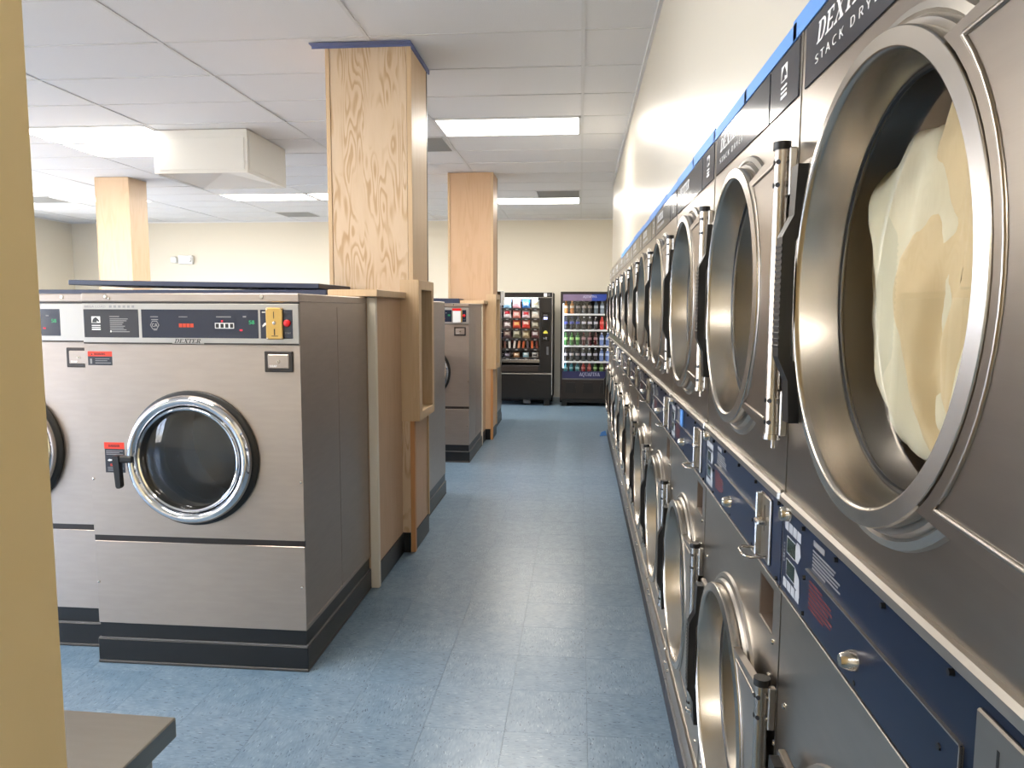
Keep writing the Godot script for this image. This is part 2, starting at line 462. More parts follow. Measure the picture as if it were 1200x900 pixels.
func build_room() -> void:
	# floor: screed with vinyl tiles laid on it
	var fl := put(Geo.new().box(V(-9.6, -0.12, -13.4), V(1.4, -0.003, 4.1)), "floor", M.screed, self)
	tag(fl, "blue-grey flecked vinyl tile floor of the laundry", "floor", "", "structure")
	var S := 0.305
	var kinds := []
	for k in 4:      # each variant shows another patch of the flecked sheet, turned one way or the other
		var g := Geo.new()
		var h := S / 2 - 0.00025
		var o := Vector2(0.5 * (k % 2), 0.5 * (k / 2))
		g.box(V(-h, -0.0029, -h), V(h, 0, h), 0.0004)
		for j in g.u.size():
			var p := g.v[j]
			var q := Vector2(p.x / S + 0.5, p.z / S + 0.5)
			g.u[j] = o + (q if k % 2 == 0 else Vector2(q.y, 1.0 - q.x)) * 0.5
		kinds.append(g)
	var meshes := []
	for g in kinds: meshes.append(g.mesh())
	var rest := Geo.new()
	var nx := 0
	for i in range(-32, 3):
		for j in range(-44, 13):
			var x := 0.35 + S * (i + 0.5)
			var z := S * j
			if x < -9.4 or x > 1.25: continue
			var aisle := x > -1.3 and x < 0.36 and z < -1.5 and z > -12.1
			var near := x > -2.6 and x <= -1.3 and z < -1.5 and z > -3.1
			var cross := x > -1.9 and x <= -1.3 and z < -6.1 and z > -7.4
			var k := posmod(i + j, 2) + 2 * (rng.randi() % 2)
			if aisle or near or cross:
				var m := put(meshes[k], "floor_tile", M.floor[(rng.randi() % 2) * 2 + (1 if rng.randf() < 0.3 else 0)], fl, V(x, 0, z))
				nx += 1
			else:
				var src: Geo = kinds[k]
				var b := rest.v.size()
				for q in src.v.size():
					rest.v.append(src.v[q] + V(x, 0, z)); rest.n.append(src.n[q]); rest.u.append(src.u[q])
				for q in src.ix: rest.ix.append(b + q)
	var r := put(rest, "floor_tiles", M.floor[0], fl)
	r.set_meta("kind", "stuff")
	# walls
	var w := put(Geo.new().box(V(-9.6, 0, -13.4), V(1.4, CEIL, -13.25)), "wall_back", M.wall_back, self)
	tag(w, "cream painted end wall behind the vending machines", "wall", "", "structure")
	# bulkhead above the dryers, closing panels at both ends of the row
	var g := Geo.new()
	g.box(V(0.405, 2.032, -9.3), V(0.56, CEIL, -0.5)).box(V(0.405, 0, -9.75), V(0.56, CEIL, -9.3)).box(V(0.405, 0, -0.5), V(0.56, CEIL, 4.1))
	w = put(g, "wall_right", M.wall, self)
	tag(w, "off-white glossy wall above the row of dryers", "wall", "", "structure")
	g = Geo.new()
	g.box(V(1.25, 0, -13.4), V(1.4, CEIL, 4.1)).box(V(0.56, 0, -9.75), V(1.25, CEIL, -9.6))
	w = put(g, "wall_rear_right", M.wall_back, self)
	tag(w, "cream side wall past the end of the dryer row", "wall", "", "structure")
	# left wall with daylight windows near the front of the shop
	g = Geo.new()
	g.box(V(-9.6, 0, -13.4), V(-9.45, CEIL, -11.2)).box(V(-9.6, 0, -11.2), V(-9.45, 0.3, 4.1)).box(V(-9.6, 2.95, -11.2), V(-9.45, CEIL, 4.1))
	for z in [-7.6, -4.0, -0.4, 3.2]: g.box(V(-9.6, 0.3, z), V(-9.45, 2.95, z + 0.4))
	g.box(V(-9.6, 0.3, 3.6), V(-9.45, 2.95, 4.1))
	w = put(g, "wall_left", M.wall_back, self)
	tag(w, "cream far left wall with windows towards the shop front", "wall", "", "structure")
	# front wall behind the camera: shop windows
	g = Geo.new()
	g.box(V(-9.6, 0, 4.0), V(1.4, 0.35, 4.15)).box(V(-9.6, 2.9, 4.0), V(1.4, CEIL, 4.15)).box(V(-9.6, 0.35, 4.0), V(-9.2, 2.9, 4.15))
	g.box(V(-7.9, 0.35, 4.0), V(1.4, 2.9, 4.15))
	w = put(g, "wall_front", M.wall_back, self)
	tag(w, "cream shop front wall with wide windows behind the viewer", "wall", "", "structure")
	var n := 1
	for a in [[V(-9.2, 0.35, 4.06), V(-7.9, 2.9, 4.066)], [V(-9.53, 0.3, -11.2), V(-9.524, 2.95, -7.6)], [V(-9.53, 0.3, -7.2), V(-9.524, 2.95, -4.0)], [V(-9.53, 0.3, -3.6), V(-9.524, 2.95, -0.4)], [V(-9.53, 0.3, 0.0), V(-9.524, 2.95, 3.2)]]:
		var lo: Vector3 = a[0]
		var hi: Vector3 = a[1]
		var f := Geo.new()
		var d := V(0.03, 0, 0.03)
		var t := 0.05
		if hi.x - lo.x > 0.1:
			f.box(V(lo.x, lo.y, lo.z - 0.03), V(hi.x, lo.y + t, hi.z + 0.03)).box(V(lo.x, hi.y - t, lo.z - 0.03), V(hi.x, hi.y, hi.z + 0.03))
			for x in [lo.x, (lo.x + hi.x - t) / 2, hi.x - t]: f.box(V(x, lo.y + t, lo.z - 0.03), V(x + t, hi.y - t, hi.z + 0.03))
		else:
			f.box(V(lo.x - 0.03, lo.y, lo.z), V(hi.x + 0.03, lo.y + t, hi.z)).box(V(lo.x - 0.03, hi.y - t, lo.z), V(hi.x + 0.03, hi.y, hi.z))
			for z in [lo.z, (lo.z + hi.z - t) / 2, hi.z - t]: f.box(V(lo.x - 0.03, lo.y + t, z), V(hi.x + 0.03, hi.y - t, z + t))
		var win := put(f, "window_%d" % n, M.grid, self)
		tag(win, "shop window with white frame, number %d along the front corner" % n, "window", "", "structure")
		put(Geo.new().box(lo, hi), "pane", M.window_glass, win)
		n += 1
	# yellow wall end close to the camera on the left
	w = put(Geo.new().box(V(-0.80, 0, -0.84), V(-0.642, CEIL, 1.2), 0.004), "wall_near_left", M.wall_yellow, self)
	tag(w, "yellow painted wall end close by at the left edge", "wall", "", "structure")
	# suspended ceiling: slab above, T-bars, and one panel per cell
	var ce := put(Geo.new().box(V(-9.6, CEIL + 0.12, -13.4), V(1.4, CEIL + 0.22, 4.15)), "ceiling", M.plenum, self)
	tag(ce, "suspended ceiling of white mineral fibre panels in a metal grid", "ceiling", "", "structure")
	var lit := {}
	for a in LIGHTS: lit["%d,%d" % [a[0], a[1]]] = true
	var panel := Geo.new().box(V(-TILE_X / 2 + 0.006, 0.0, -TILE_Z / 2 + 0.006), V(TILE_X / 2 - 0.006, 0.015, TILE_Z / 2 - 0.006), 0.003).mesh()
	for i in range(-8, 2):
		for j in range(-11, 17):
			if lit.has("%d,%d" % [i, j]): continue
			var cx := (i + 0.5) * TILE_X
			var cz := -6.33 + (j + 0.5) * TILE_Z
			if cx < -9.6 or cz > 4.2 or cz < -13.4: continue
			if cx > 0:
				if i == 0:
					var wd := 0.405 if cz > -9.8 else 1.25
					put(Geo.new().box(V(0.006, 0, -TILE_Z / 2 + 0.006), V(wd, 0.015, TILE_Z / 2 - 0.006), 0.003), "ceiling_tile", M.ceiling_tile, ce, V(0, CEIL + 0.002, cz))
				continue
			# a few panels sit a little skew in the grid
			var p := put(panel, "ceiling_tile", M.ceiling_tile, ce, V(cx, CEIL + 0.002 + rng.randf_range(0, 0.003), cz))
			p.rotation = Vector3(rng.randf_range(-0.004, 0.004), 0, rng.randf_range(-0.002, 0.002))
	g = Geo.new()
	for i in range(-7, 1): g.box(V(i * TILE_X - 0.011, CEIL - 0.001, -13.3), V(i * TILE_X + 0.011, CEIL + 0.03, 4.05))
	put(g, "grid_runner", M.grid, ce)
	g = Geo.new()
	for j in range(-11, 17):
		var z := -6.33 + j * TILE_Z
		if z > -13.25 and z < 4.0: g.box(V(-9.5, CEIL - 0.0005, z - 0.008), V(0.41, CEIL + 0.03, z + 0.008))
	put(g, "grid_cross_tee", M.grid, ce)
	g = Geo.new()
	g.box(V(0.385, CEIL - 0.02, -9.75), V(0.405, CEIL + 0.002, 4.0)).box(V(-9.45, CEIL - 0.02, -13.25), V(1.25, CEIL + 0.002, -13.23)).box(V(-9.45, CEIL - 0.02, -13.25), V(-9.43, CEIL + 0.002, 4.0))
	put(g, "grid_wall_angle", M.grid, ce)

# cells of the ceiling grid that hold a light: [column, row from z = -6.33, label]
const LIGHTS := [
	[-1, -1, "bright troffer above the aisle next to the near plywood column"],
	[-1, -8, "bright troffer above the aisle in front of the vending machines"],
	[-4, -1, "nearer of the two adjoining troffers beside the white air unit"],
	[-4, -2, "farther of the two adjoining troffers beside the white air unit"],
	[-6, -7, "far left troffer seen behind the small back column"],
	[-4, -7, "far troffer right of the small back column"],
	[-3, -7, "far troffer half hidden behind the near plywood column"],
	[-2, 6, "unseen troffer added above the viewer to light the foreground"],  # out of view, cell picked to brighten foreground floor and washer
	[-4, 6, "troffer over the front of the left washer row"],
	[-1, 13, "troffer near the shop front behind the viewer, right side"],
	[-4, 13, "troffer near the shop front behind the viewer, left side"],
]

# ------------------------------------------------------------------ dryers (built facing +z, then turned to face the aisle)
const HW := 0.3925
func make_dryer_door(parent: Node3D, cy: float) -> void:
	var c := V(0, cy, 0)
	# flange pressed into the cabinet front
	put(Geo.new().lathe([Vector2(0.303, 0.0), Vector2(0.301, 0.006), Vector2(0.292, 0.009), Vector2(0.288, 0.006), Vector2(0.284, 0.014), Vector2(0.268, 0.014), Vector2(0.262, 0.0)], c, 72), "door_flange", M.steel_trim, parent)
	var ring := Geo.new()
	ring.lathe([Vector2(0.270, 0.012), Vector2(0.277, 0.016), Vector2(0.278, 0.031), Vector2(0.2765, 0.0345), Vector2(0.2585, 0.0375), Vector2(0.2555, 0.0355), Vector2(0.2535, 0.028), Vector2(0.2435, -0.026), Vector2(0.246, -0.030), Vector2(0.262, -0.030), Vector2(0.270, 0.012)], c, 96)
	var door := put(ring, "door", M.steel_ring, parent)
	put(Geo.new().lathe([Vector2(0.2525, 0.0225), Vector2(0.2505, 0.023), Vector2(0.2435, -0.0225), Vector2(0.2435, -0.026)], c, 4, 0, 0.05), "weld_seam", M.steel_trim, door)
	put(Geo.new().disc(V(0, cy, -0.024), 0.246, 64), "glass", M.glass, door)
	put(Geo.new().lathe([Vector2(0.2465, -0.0225), Vector2(0.240, -0.0215), Vector2(0.238, -0.024)], c, 72), "gasket", M.rubber, door)
	# plate that carries the door from the ring to the hinge
	var poly := PackedVector2Array()
	for k in 17:
		var a := deg_to_rad(52.0 - 104.0 * k / 16)
		poly.append(Vector2(cos(a) * 0.2805, cy + sin(a) * 0.2805))
	poly.append(Vector2(0.372, cy - 0.243))
	poly.append(Vector2(0.372, cy + 0.243))
	var pg := Geo.new().prism(poly, 0.018, 0.033)
	var edge := []
	for k in 17:
		var a := deg_to_rad(45.0 - 90.0 * k / 16)
		edge.append(V(cos(a) * 0.297, cy + sin(a) * 0.297, 0.0325))
	edge.append(V(0.362, cy - 0.218, 0.0325))
	pg.tube(edge, 0.0035, 6)
	edge = [V(cos(deg_to_rad(45)) * 0.297, cy + sin(deg_to_rad(45)) * 0.297, 0.0325), V(0.362, cy + 0.218, 0.0325)]
	pg.tube(edge, 0.0035, 6)
	put(pg, "hinge_plate", M.steel_dryer, door)
	var hb := Geo.new().tube([V(0.372, cy - 0.243, 0.022), V(0.372, cy + 0.243, 0.022)], 0.0125, 14)
	put(hb, "hinge_bar", M.steel_ring, door)
	var dk := Geo.new().tube([V(0.372, cy + 0.243, 0.022), V(0.372, cy + 0.256, 0.022)], 0.015, 12)
	for y in [0.222, 0.184, -0.184, -0.222]: dk.tube([V(0.378, cy + y, 0.027), V(0.3825, cy + y, 0.0305)], 0.0042, 8)
	for y in [0.222, 0.184, -0.184, -0.222]: dk.tube([V(0.372, cy + y, 0.03), V(0.372, cy + y, 0.0355)], 0.0042, 8)
	put(dk, "hinge_cap", M.black, door)
	put(Geo.new().tube([V(0.372, cy - 0.252, 0.022), V(0.372, cy - 0.243, 0.022)], 0.0155, 12).tube([V(0.376, cy - 0.268, 0.02), V(0.376, cy - 0.252, 0.02)], 0.004, 6), "hinge_foot", M.chrome_soft, door)
	var br := Geo.new()
	for s in [-1.0, 1.0]:
		br = Geo.new()
		br.box(V(0.378, cy + s * 0.205 - 0.04, 0.001), V(0.3915, cy + s * 0.205 + 0.04, 0.014), 0.002)
		br.tube([V(0.386, cy + s * 0.225, 0.012), V(0.386, cy + s * 0.225, 0.018)], 0.004, 8)
		br.tube([V(0.386, cy + s * 0.185, 0.012), V(0.386, cy + s * 0.185, 0.018)], 0.004, 8)
		put(br, "hinge_bracket", M.steel_trim, door)
	# black pull handle, bowed outwards, with a ribbed grip
	var h := Geo.new()
	h.xf = Transform3D(Basis(V(0, 0, 1), V(0, 1, 0), V(-1, 0, 0)), V(0, cy, 0))      # profile x -> outwards, depth -> -x
	var side := PackedVector2Array([Vector2(0.024, 0.19), Vector2(0.040, 0.19), Vector2(0.043, 0.115), Vector2(0.057, 0.088), Vector2(0.059, 0.083), Vector2(0.059, -0.098), Vector2(0.057, -0.103), Vector2(0.043, -0.135), Vector2(0.040, -0.20), Vector2(0.024, -0.20), Vector2(0.026, -0.125), Vector2(0.040, -0.095), Vector2(0.040, 0.075), Vector2(0.026, 0.105)])
	h.prism(side, 0.252, 0.284)
	var k := -0.085
	while k < 0.075:
		h.prism(PackedVector2Array([Vector2(0.0585, k), Vector2(0.0602, k + 0.0015), Vector2(0.0602, k + 0.0045), Vector2(0.0585, k + 0.006)]), 0.251, 0.285)
		k += 0.0095
	put(h, "handle", M.black, door)
	var hp := Geo.new()
	for s in [-1.0, 1.0]:
		hp = Geo.new().box(V(-0.29, cy + s * 0.165 - 0.034, 0.012), V(-0.215, cy + s * 0.165 + 0.034, 0.0245), 0.002)
		put(hp, "handle_bracket", M.steel_dryer, door)
	# drum behind the glass
	var dr := Geo.new()
	dr.lathe([Vector2(0.246, -0.032), Vector2(0.345, -0.032), Vector2(0.345, -0.05)], c, 48)
	dr.lathe([Vector2(0.345, -0.05), Vector2(0.345, -0.62), Vector2(0.05, -0.66), Vector2(0.0, -0.66)], c, 48)
	for a in [0.5, 2.6, 4.7]:
		dr.box(V(cos(a) * 0.34 - 0.02, cy + sin(a) * 0.34 - 0.02, -0.6), V(cos(a) * 0.30 + 0.02, cy + sin(a) * 0.30 + 0.02, -0.22), 0.015)
	put(dr, "drum", M.steel_drum, parent)
func horse(g: Geo, x: float, y: float, s: float, z: float, white: bool) -> void:
	# emblem: framed horse head above ruled bars; white pass draws frame and field, dark pass the head
	if white:
		g.box(V(x - 0.42 * s, y + 0.02 * s, z), V(x + 0.42 * s, y + 0.62 * s, z + 0.0004))
		g.box(V(x - 0.42 * s, y - 0.24 * s, z), V(x + 0.42 * s, y - 0.16 * s, z + 0.0004))
		g.box(V(x - 0.42 * s, y - 0.42 * s, z), V(x + 0.42 * s, y - 0.34 * s, z + 0.0004))
		g.box(V(x - 0.42 * s, y - 0.62 * s, z), V(x + 0.42 * s, y - 0.50 * s, z + 0.0004))
	else:
		var p := PackedVector2Array()
		for q in [Vector2(-0.36, 0.06), Vector2(-0.30, 0.34), Vector2(-0.12, 0.50), Vector2(0.04, 0.56), Vector2(0.08, 0.50), Vector2(0.22, 0.36), Vector2(0.34, 0.20), Vector2(0.30, 0.12), Vector2(0.18, 0.16), Vector2(0.06, 0.24), Vector2(0.10, 0.06)]:
			p.append(Vector2(x, y) + q * s)
		g.prism(p, z + 0.0004, z + 0.0007)
func build_dryers() -> void:
	var d := thing("stack_dryer", V(FRONT_X, 0, -0.91), -PI / 2, "nearest stainless stack dryer, cream laundry behind its upper glass", "dryer", "stack dryers along the right wall")
	var g := Geo.new()      # cabinet shell
	g.box(V(-HW, 0.0, -0.75), V(-HW + 0.004, 2.028, -0.012)).box(V(HW - 0.004, 0.0, -0.75), V(HW, 2.028, -0.012))
	g.box(V(-HW, 2.024, -0.75), V(HW, 2.028, -0.012)).box(V(-HW, 0.08, -0.75), V(HW, 0.084, -0.012)).box(V(-HW, 0.0, -0.75), V(HW, 2.028, -0.746))
	g.box(V(-HW + 0.004, 1.10, -0.745), V(HW - 0.004, 1.104, -0.014))
	put(g, "cabinet", M.steel_side, d)
	put(Geo.new().plate_hole(-HW + 0.001, HW - 0.001, 1.238, 2.03, Vector2(0, 1.578), 0.262, -0.012, 0.0), "upper_front", M.steel_dryer, d)
	put(Geo.new().plate_hole(-HW + 0.001, HW - 0.001, 0.208, 0.935, Vector2(0, 0.63), 0.262, -0.012, 0.0), "lower_front", M.steel_dryer, d)
	g = Geo.new()      # strip above the lower door with the coin return pocket
	g.box(V(-HW + 0.001, 0.935, -0.012), V(0.245, 1.062, 0)).box(V(0.345, 0.935, -0.012), V(HW - 0.001, 1.062, 0))
	g.box(V(0.245, 0.935, -0.012), V(0.345, 0.955, 0)).box(V(0.245, 1.042, -0.012), V(0.345, 1.062, 0))
	put(g, "lower_front_strip", M.steel_dryer, d)
	g = Geo.new()
	g.box(V(0.245, 0.955, -0.05), V(0.345, 1.042, -0.046)).box(V(0.245, 0.955, -0.046), V(0.248, 1.042, -0.001)).box(V(0.342, 0.955, -0.046), V(0.345, 1.042, -0.001))
	g.box(V(0.245, 0.955, -0.046), V(0.345, 0.958, -0.001)).box(V(0.245, 1.039, -0.046), V(0.345, 1.042, -0.001))
	put(g, "return_pocket", M.steel_side, d)
	make_dryer_door(d, 1.578)
	make_dryer_door(d, 0.63)
	# name plates
	g = Geo.new().box(V(-0.372, 1.907, 0), V(0.186, 2.003, 0.0025), 0.0008)
	var np := put(g, "name_plate", M.plate, d)
	put(Geo.new().text("DEXTER", Rect2(-0.315, 1.957, 0.235, 0.031), 0.0026, true, true, 0.28), "lettering", M.ink_white, np)
	put(Geo.new().text("S T A C K   D R Y E R", Rect2(-0.318, 1.929, 0.275, 0.013), 0.0026, false, false), "small_lettering", M.ink_white, np)
	g = Geo.new().box(V(0.196, 1.907, 0), V(0.382, 2.003, 0.0025), 0.0008)
	var lp := put(g, "emblem_plate", M.plate, d)
	g = Geo.new()
	horse(g, 0.292, 1.957, 0.046, 0.0026, true)
	put(g, "emblem", M.ink_white, lp)
	g = Geo.new()
	horse(g, 0.292, 1.957, 0.046, 0.0026, false)
	put(g, "emblem_head", M.plate, lp)
	# trim rail and control panel
	put(Geo.new().box(V(-HW + 0.001, 1.217, -0.01), V(HW - 0.001, 1.238, 0.012), 0.005), "trim_rail", M.steel_trim, d)
	put(Geo.new().box(V(-HW + 0.001, 1.0615, -0.01), V(HW - 0.001, 1.0655, 0.006), 0.001), "lower_rail", M.steel_trim, d)
	var cp := put(Geo.new().box(V(-HW + 0.002, 1.0655, -0.01), V(HW - 0.002, 1.217, 0.003), 0.001), "control_panel", M.panel_blue, d)
	put(Geo.new().box(V(-0.245, 1.072, 0.003), V(0.228, 1.151, 0.0065), 0.0012), "coin_box_cover", M.panel_blue, cp)
	g = Geo.new().box(V(-0.245, 1.1505, 0.003), V(0.226, 1.1525, 0.0072))
	g.box(V(0.226, 1.080, 0.003), V(0.228, 1.1505, 0.0072))
	put(g, "cover_edge", M.steel_trim, cp)
	g = Geo.new().lathe([Vector2(0.014, 0.006), Vector2(0.013, 0.014), Vector2(0.009, 0.024), Vector2(0.0075, 0.026), Vector2(0.0, 0.026)], V(-0.03, 1.108, 0), 20)
	put(g, "lock", M.chrome_soft, cp)
	g = Geo.new().lathe([Vector2(0.013, 0.003), Vector2(0.012, 0.018), Vector2(0.010, 0.020), Vector2(0.0, 0.020)], V(-0.352, 1.209, 0), 20)
	put(g, "lock", M.chrome_soft, cp)
	g = Geo.new()
	for p in [[-0.378, 1.211], [-0.27, 1.208], [-0.12, 1.209], [0.04, 1.209], [0.2, 1.209], [0.375, 1.211], [0.375, 1.074], [-0.255, 1.134], [-0.255, 1.076], [-0.03, 1.078], [0.19, 1.128], [0.19, 1.078]]:
		g.lathe([Vector2(0.0042, 0.003), Vector2(0.0036, 0.008), Vector2(0.0, 0.008)], V(p[0], p[1], 0), 8)
	put(g, "screw", M.ink_black, cp)
	# coin slide
	put(Geo.new().box(V(0.252, 1.080, 0.002), V(0.328, 1.204, 0.008), 0.002), "coin_plate", M.steel_dryer, cp)
	put(Geo.new().box(V(0.288, 1.135, 0.006), V(0.2915, 1.185, 0.0084)), "coin_slot", M.ink_black, cp)
	# printed instructions
	g = Geo.new()
	for k in 4:
		g.box(V(-0.376 + k * 0.0235, 1.178, 0.003), V(-0.376 + k * 0.0235 + 0.02, 1.194, 0.0034))
		g.box(V(-0.376 + k * 0.0235, 1.078, 0.003), V(-0.376 + k * 0.0235 + 0.02, 1.094, 0.0034))
	g.prism(PackedVector2Array([Vector2(-0.312, 1.141), Vector2(-0.297, 1.141), Vector2(-0.283, 1.157), Vector2(-0.290, 1.174), Vector2(-0.306, 1.174), Vector2(-0.312, 1.166)]), 0.003, 0.0034)
	g.prism(PackedVector2Array([Vector2(-0.312, 1.097), Vector2(-0.300, 1.097), Vector2(-0.289, 1.080), Vector2(-0.283, 1.090), Vector2(-0.287, 1.118), Vector2(-0.312, 1.130)]), 0.003, 0.0034)
	for y in [1.140, 1.101]:
		g.box(V(-0.362, y, 0.003), V(-0.314, y + 0.0015, 0.0034)).box(V(-0.362, y + 0.028, 0.003), V(-0.314, y + 0.0295, 0.0034)).box(V(-0.362, y, 0.003), V(-0.3605, y + 0.028, 0.0034))
	put(g, "instruction_print", M.ink_dull, cp)
	g = Geo.new()
	for y in [1.1415, 1.1025]: g.box(V(-0.3605, y, 0.003), V(-0.314, y + 0.0265, 0.0034))
	put(g, "display", M.ink_green, cp)
	g = Geo.new()
	g.box(V(-0.222, 1.196, 0.003), V(-0.172, 1.205, 0.0034))
	var lens := [0.10, 0.095, 0.118, 0.112, 0.12, 0.06]
	for k in 6: g.box(V(-0.224, 1.187 - k * 0.0055, 0.003), V(-0.224 + lens[k], 1.1895 - k * 0.0055, 0.0034))
	for k in 6: g.box(V(-0.379, 1.12 + k * 0.006, 0.003), V(-0.373, 1.123 + k * 0.006, 0.0034))
	put(g, "small_print", M.ink_grey, cp)
	g = Geo.new()
	for k in 7: g.box(V(-0.224, 1.139 - k * 0.0068, 0.0065), V(-0.224 + [0.06, 0.10, 0.104, 0.09, 0.106, 0.1, 0.07][k], 1.1418 - k * 0.0068, 0.0069))
	put(g, "warning_print", M.ink_red, cp)
	put(Geo.new().box(V(HW - 0.001, 0.21, -0.01), V(HW + 0.0022, 2.028, 0.0012)), "edge_seam", M.steel_trim, d)
	# kick plate and base
	put(Geo.new().box(V(-HW + 0.001, 0.08, -0.012), V(HW - 0.001, 0.19, -0.002), 0.001), "kick_plate", M.steel_dryer, d)
	put(Geo.new().box(V(-HW + 0.001, 0.188, -0.012), V(HW - 0.001, 0.21, 0.010), 0.006), "bottom_rail", M.steel_trim, d)
	g = Geo.new()
	for x in [-0.36, 0.36]: g.lathe([Vector2(0.007, -0.002), Vector2(0.006, 0.004), Vector2(0.0, 0.005)], V(x, 0.135, 0), 10)
	for p in [[0.33, 0.87], [0.385, 0.77], [-0.35, 0.87], [0.33, 0.26], [-0.35, 0.26], [0.352, 0.945]]: g.lathe([Vector2(0.0055, 0), Vector2(0.0045, 0.003), Vector2(0.0, 0.0038)], V(p[0], p[1], 0), 10)
	put(g, "bolt", M.chrome_soft, d)
	put(Geo.new().box(V(-HW, 0.0, -0.02), V(HW, 0.078, 0.006), 0.002), "base_strip", M.base_blue, d)
	put(Geo.new().box(V(-HW, 0.078, -0.02), V(HW, 0.082, 0.007), 0.001), "base_edge", M.base_edge, d)
	# copies down the aisle; they carry the sliding coin chute that the nearest machine lacks
	var words := ["second", "third", "fourth", "fifth", "sixth", "seventh", "eighth", "ninth", "tenth", "eleventh"]
	var tmpl: Node3D = null
	for k in 10:
		var at := V(FRONT_X, 0, -0.91 - 0.79 * (k + 1))
		var lab: String = "%s stainless stack dryer from the viewer in the right-hand row" % words[k]
		if k == 9: lab = "last and farthest stainless stack dryer of the right-hand row"
		if tmpl == null:
			tmpl = copy(d, at, -PI / 2, lab)
			var panel: Node3D = tmpl.get_node("control_panel")
			var s := Geo.new().box(V(0.266, 1.082, 0.006), V(0.272, 1.206, 0.020), 0.002).box(V(0.280, 1.150, 0.006), V(0.310, 1.160, 0.026), 0.003)
			s.tube([V(0.262, 1.094, 0.010), V(0.256, 1.094, 0.040), V(0.275, 1.094, 0.050), V(0.310, 1.094, 0.050), V(0.322, 1.094, 0.040), V(0.318, 1.094, 0.010)], 0.003, 6)
			put(s, "coin_chute", M.chrome_soft, panel)
		else:
			copy(tmpl, at, -PI / 2, lab)
	# blue note stuck on one of the panels
	var s := put(Geo.new().box(V(0, 0, 0), V(0.004, 0.055, 0.05)), "blue_sticker", M.tape, self, V(FRONT_X - 0.009, 1.155, -2.60))
	tag(s, "blue square of tape on the third dryer's control panel", "sticker")
	# blue masking tape along the top edge of the row
	g = Geo.new()
	var z := -0.6
	while z > -6.3:
		var z2 := z - 0.38
		var a := 0.004 * sin(z * 5.0)
		var b := 0.004 * sin(z2 * 5.0)
		g.box(V(FRONT_X - 0.003 + 0.0, 2.008 + minf(a, b) * 0.7, z2), V(FRONT_X - 0.0005, 2.036 + a, z + 0.02))
		z = z2
	var tp := put(g, "masking_tape", M.tape, self)
	tag(tp, "long strip of blue masking tape along the dryers' top edge", "tape")
	# laundry in the nearest machine
	build_laundry()
# a wad of cloth pressed towards the door glass: outline in (z, y), front towards -x with draped folds, soft rounded edge
func cloth_wad(size: Vector2, front: float, thick: float, sd: int, fold: float, lean: float) -> Geo:
	var f := noise(2.6, sd, 3)
	var g := Geo.new()
	var nr := 44
	var na := 96
	var pts := []
	for i in nr + 1:
		var row := []
		var t := float(i) / nr      # 0 centre of the front, 0.5 rim, 1 centre of the back
		var s := sin(PI * t)
		var e := pow(absf(cos(PI * t)), 0.35) * signf(cos(PI * t))
		for k in na:
			var a := TAU * k / na
			var wob := 1.0 + 0.10 * f.get_noise_2d(cos(a) * 0.6 + sd, sin(a) * 0.6) + 0.05 * sin(a * 5.0 + sd)
			var z := cos(a) * s * size.x * wob
			var y := sin(a) * s * size.y * wob
			var q := z + lean * y
			var d := fold * (sin(q * 46.0 + 5.0 * f.get_noise_2d(z * 1.2, y * 0.7) + sd) * 0.55 + sin(q * 21.0 + y * 9.0 + sd * 2.0) * 0.6 + 1.6 * f.get_noise_2d(z * 2.2 + 7.0, y * 1.3))
			row.append(V(front + thick * 0.5 - e * thick * 0.5 + (d if t < 0.5 else 0.0) * smoothstep(1.0, 0.75, s), y, z))
		pts.append(row)
	var nrm := []
	for i in nr + 1:
		var row := []
		for k in na:
			var du: Vector3 = pts[i][(k + 1) % na] - pts[i][posmod(k - 1, na)]
			var dv: Vector3 = pts[mini(i + 1, nr)][k] - pts[maxi(i - 1, 0)][k]
			var nn := du.cross(dv)
			row.append(V(-1 if i < nr / 2 else 1, 0, 0) if nn.length() < 1e-10 else nn.normalized())
		nrm.append(row)
	for i in nr:
		for k in na:
			var k2 := (k + 1) % na
			g.quadn([pts[i][k], pts[i][k2], pts[i + 1][k2], pts[i + 1][k]], [nrm[i][k], nrm[i][k2], nrm[i + 1][k2], nrm[i + 1][k]], [Vector2.ZERO, Vector2.ZERO, Vector2.ZERO, Vector2.ZERO])
	return g
func build_laundry() -> void:
	# the drum of the nearest dryer opens at x = 0.385 round (y 1.578, z -0.91)
	var l := thing("laundry_load", V(0.406, 1.578, -0.91), 0, "cream blanket and pale sheets tumbling in the nearest dryer's upper drum", "laundry")
	var b := put(cloth_wad(Vector2(0.175, 0.245), 0.006, 0.13, 4, 0.015, 0.25), "blanket", M.blanket, l, V(0, 0.012, 0.05))
	b.rotation.x = 0.10
	var s := put(cloth_wad(Vector2(0.145, 0.215), 0.008, 0.12, 9, 0.008, -0.3), "bed_sheet", M.sheet, l, V(0, -0.005, -0.112))
	s.rotation.x = -0.22
	var t := put(cloth_wad(Vector2(0.075, 0.13), -0.006, 0.08, 13, 0.004, 0.4), "pillowcase", M.sheet, l, V(0, -0.13, 0.115))
	t.rotation.x = 0.35

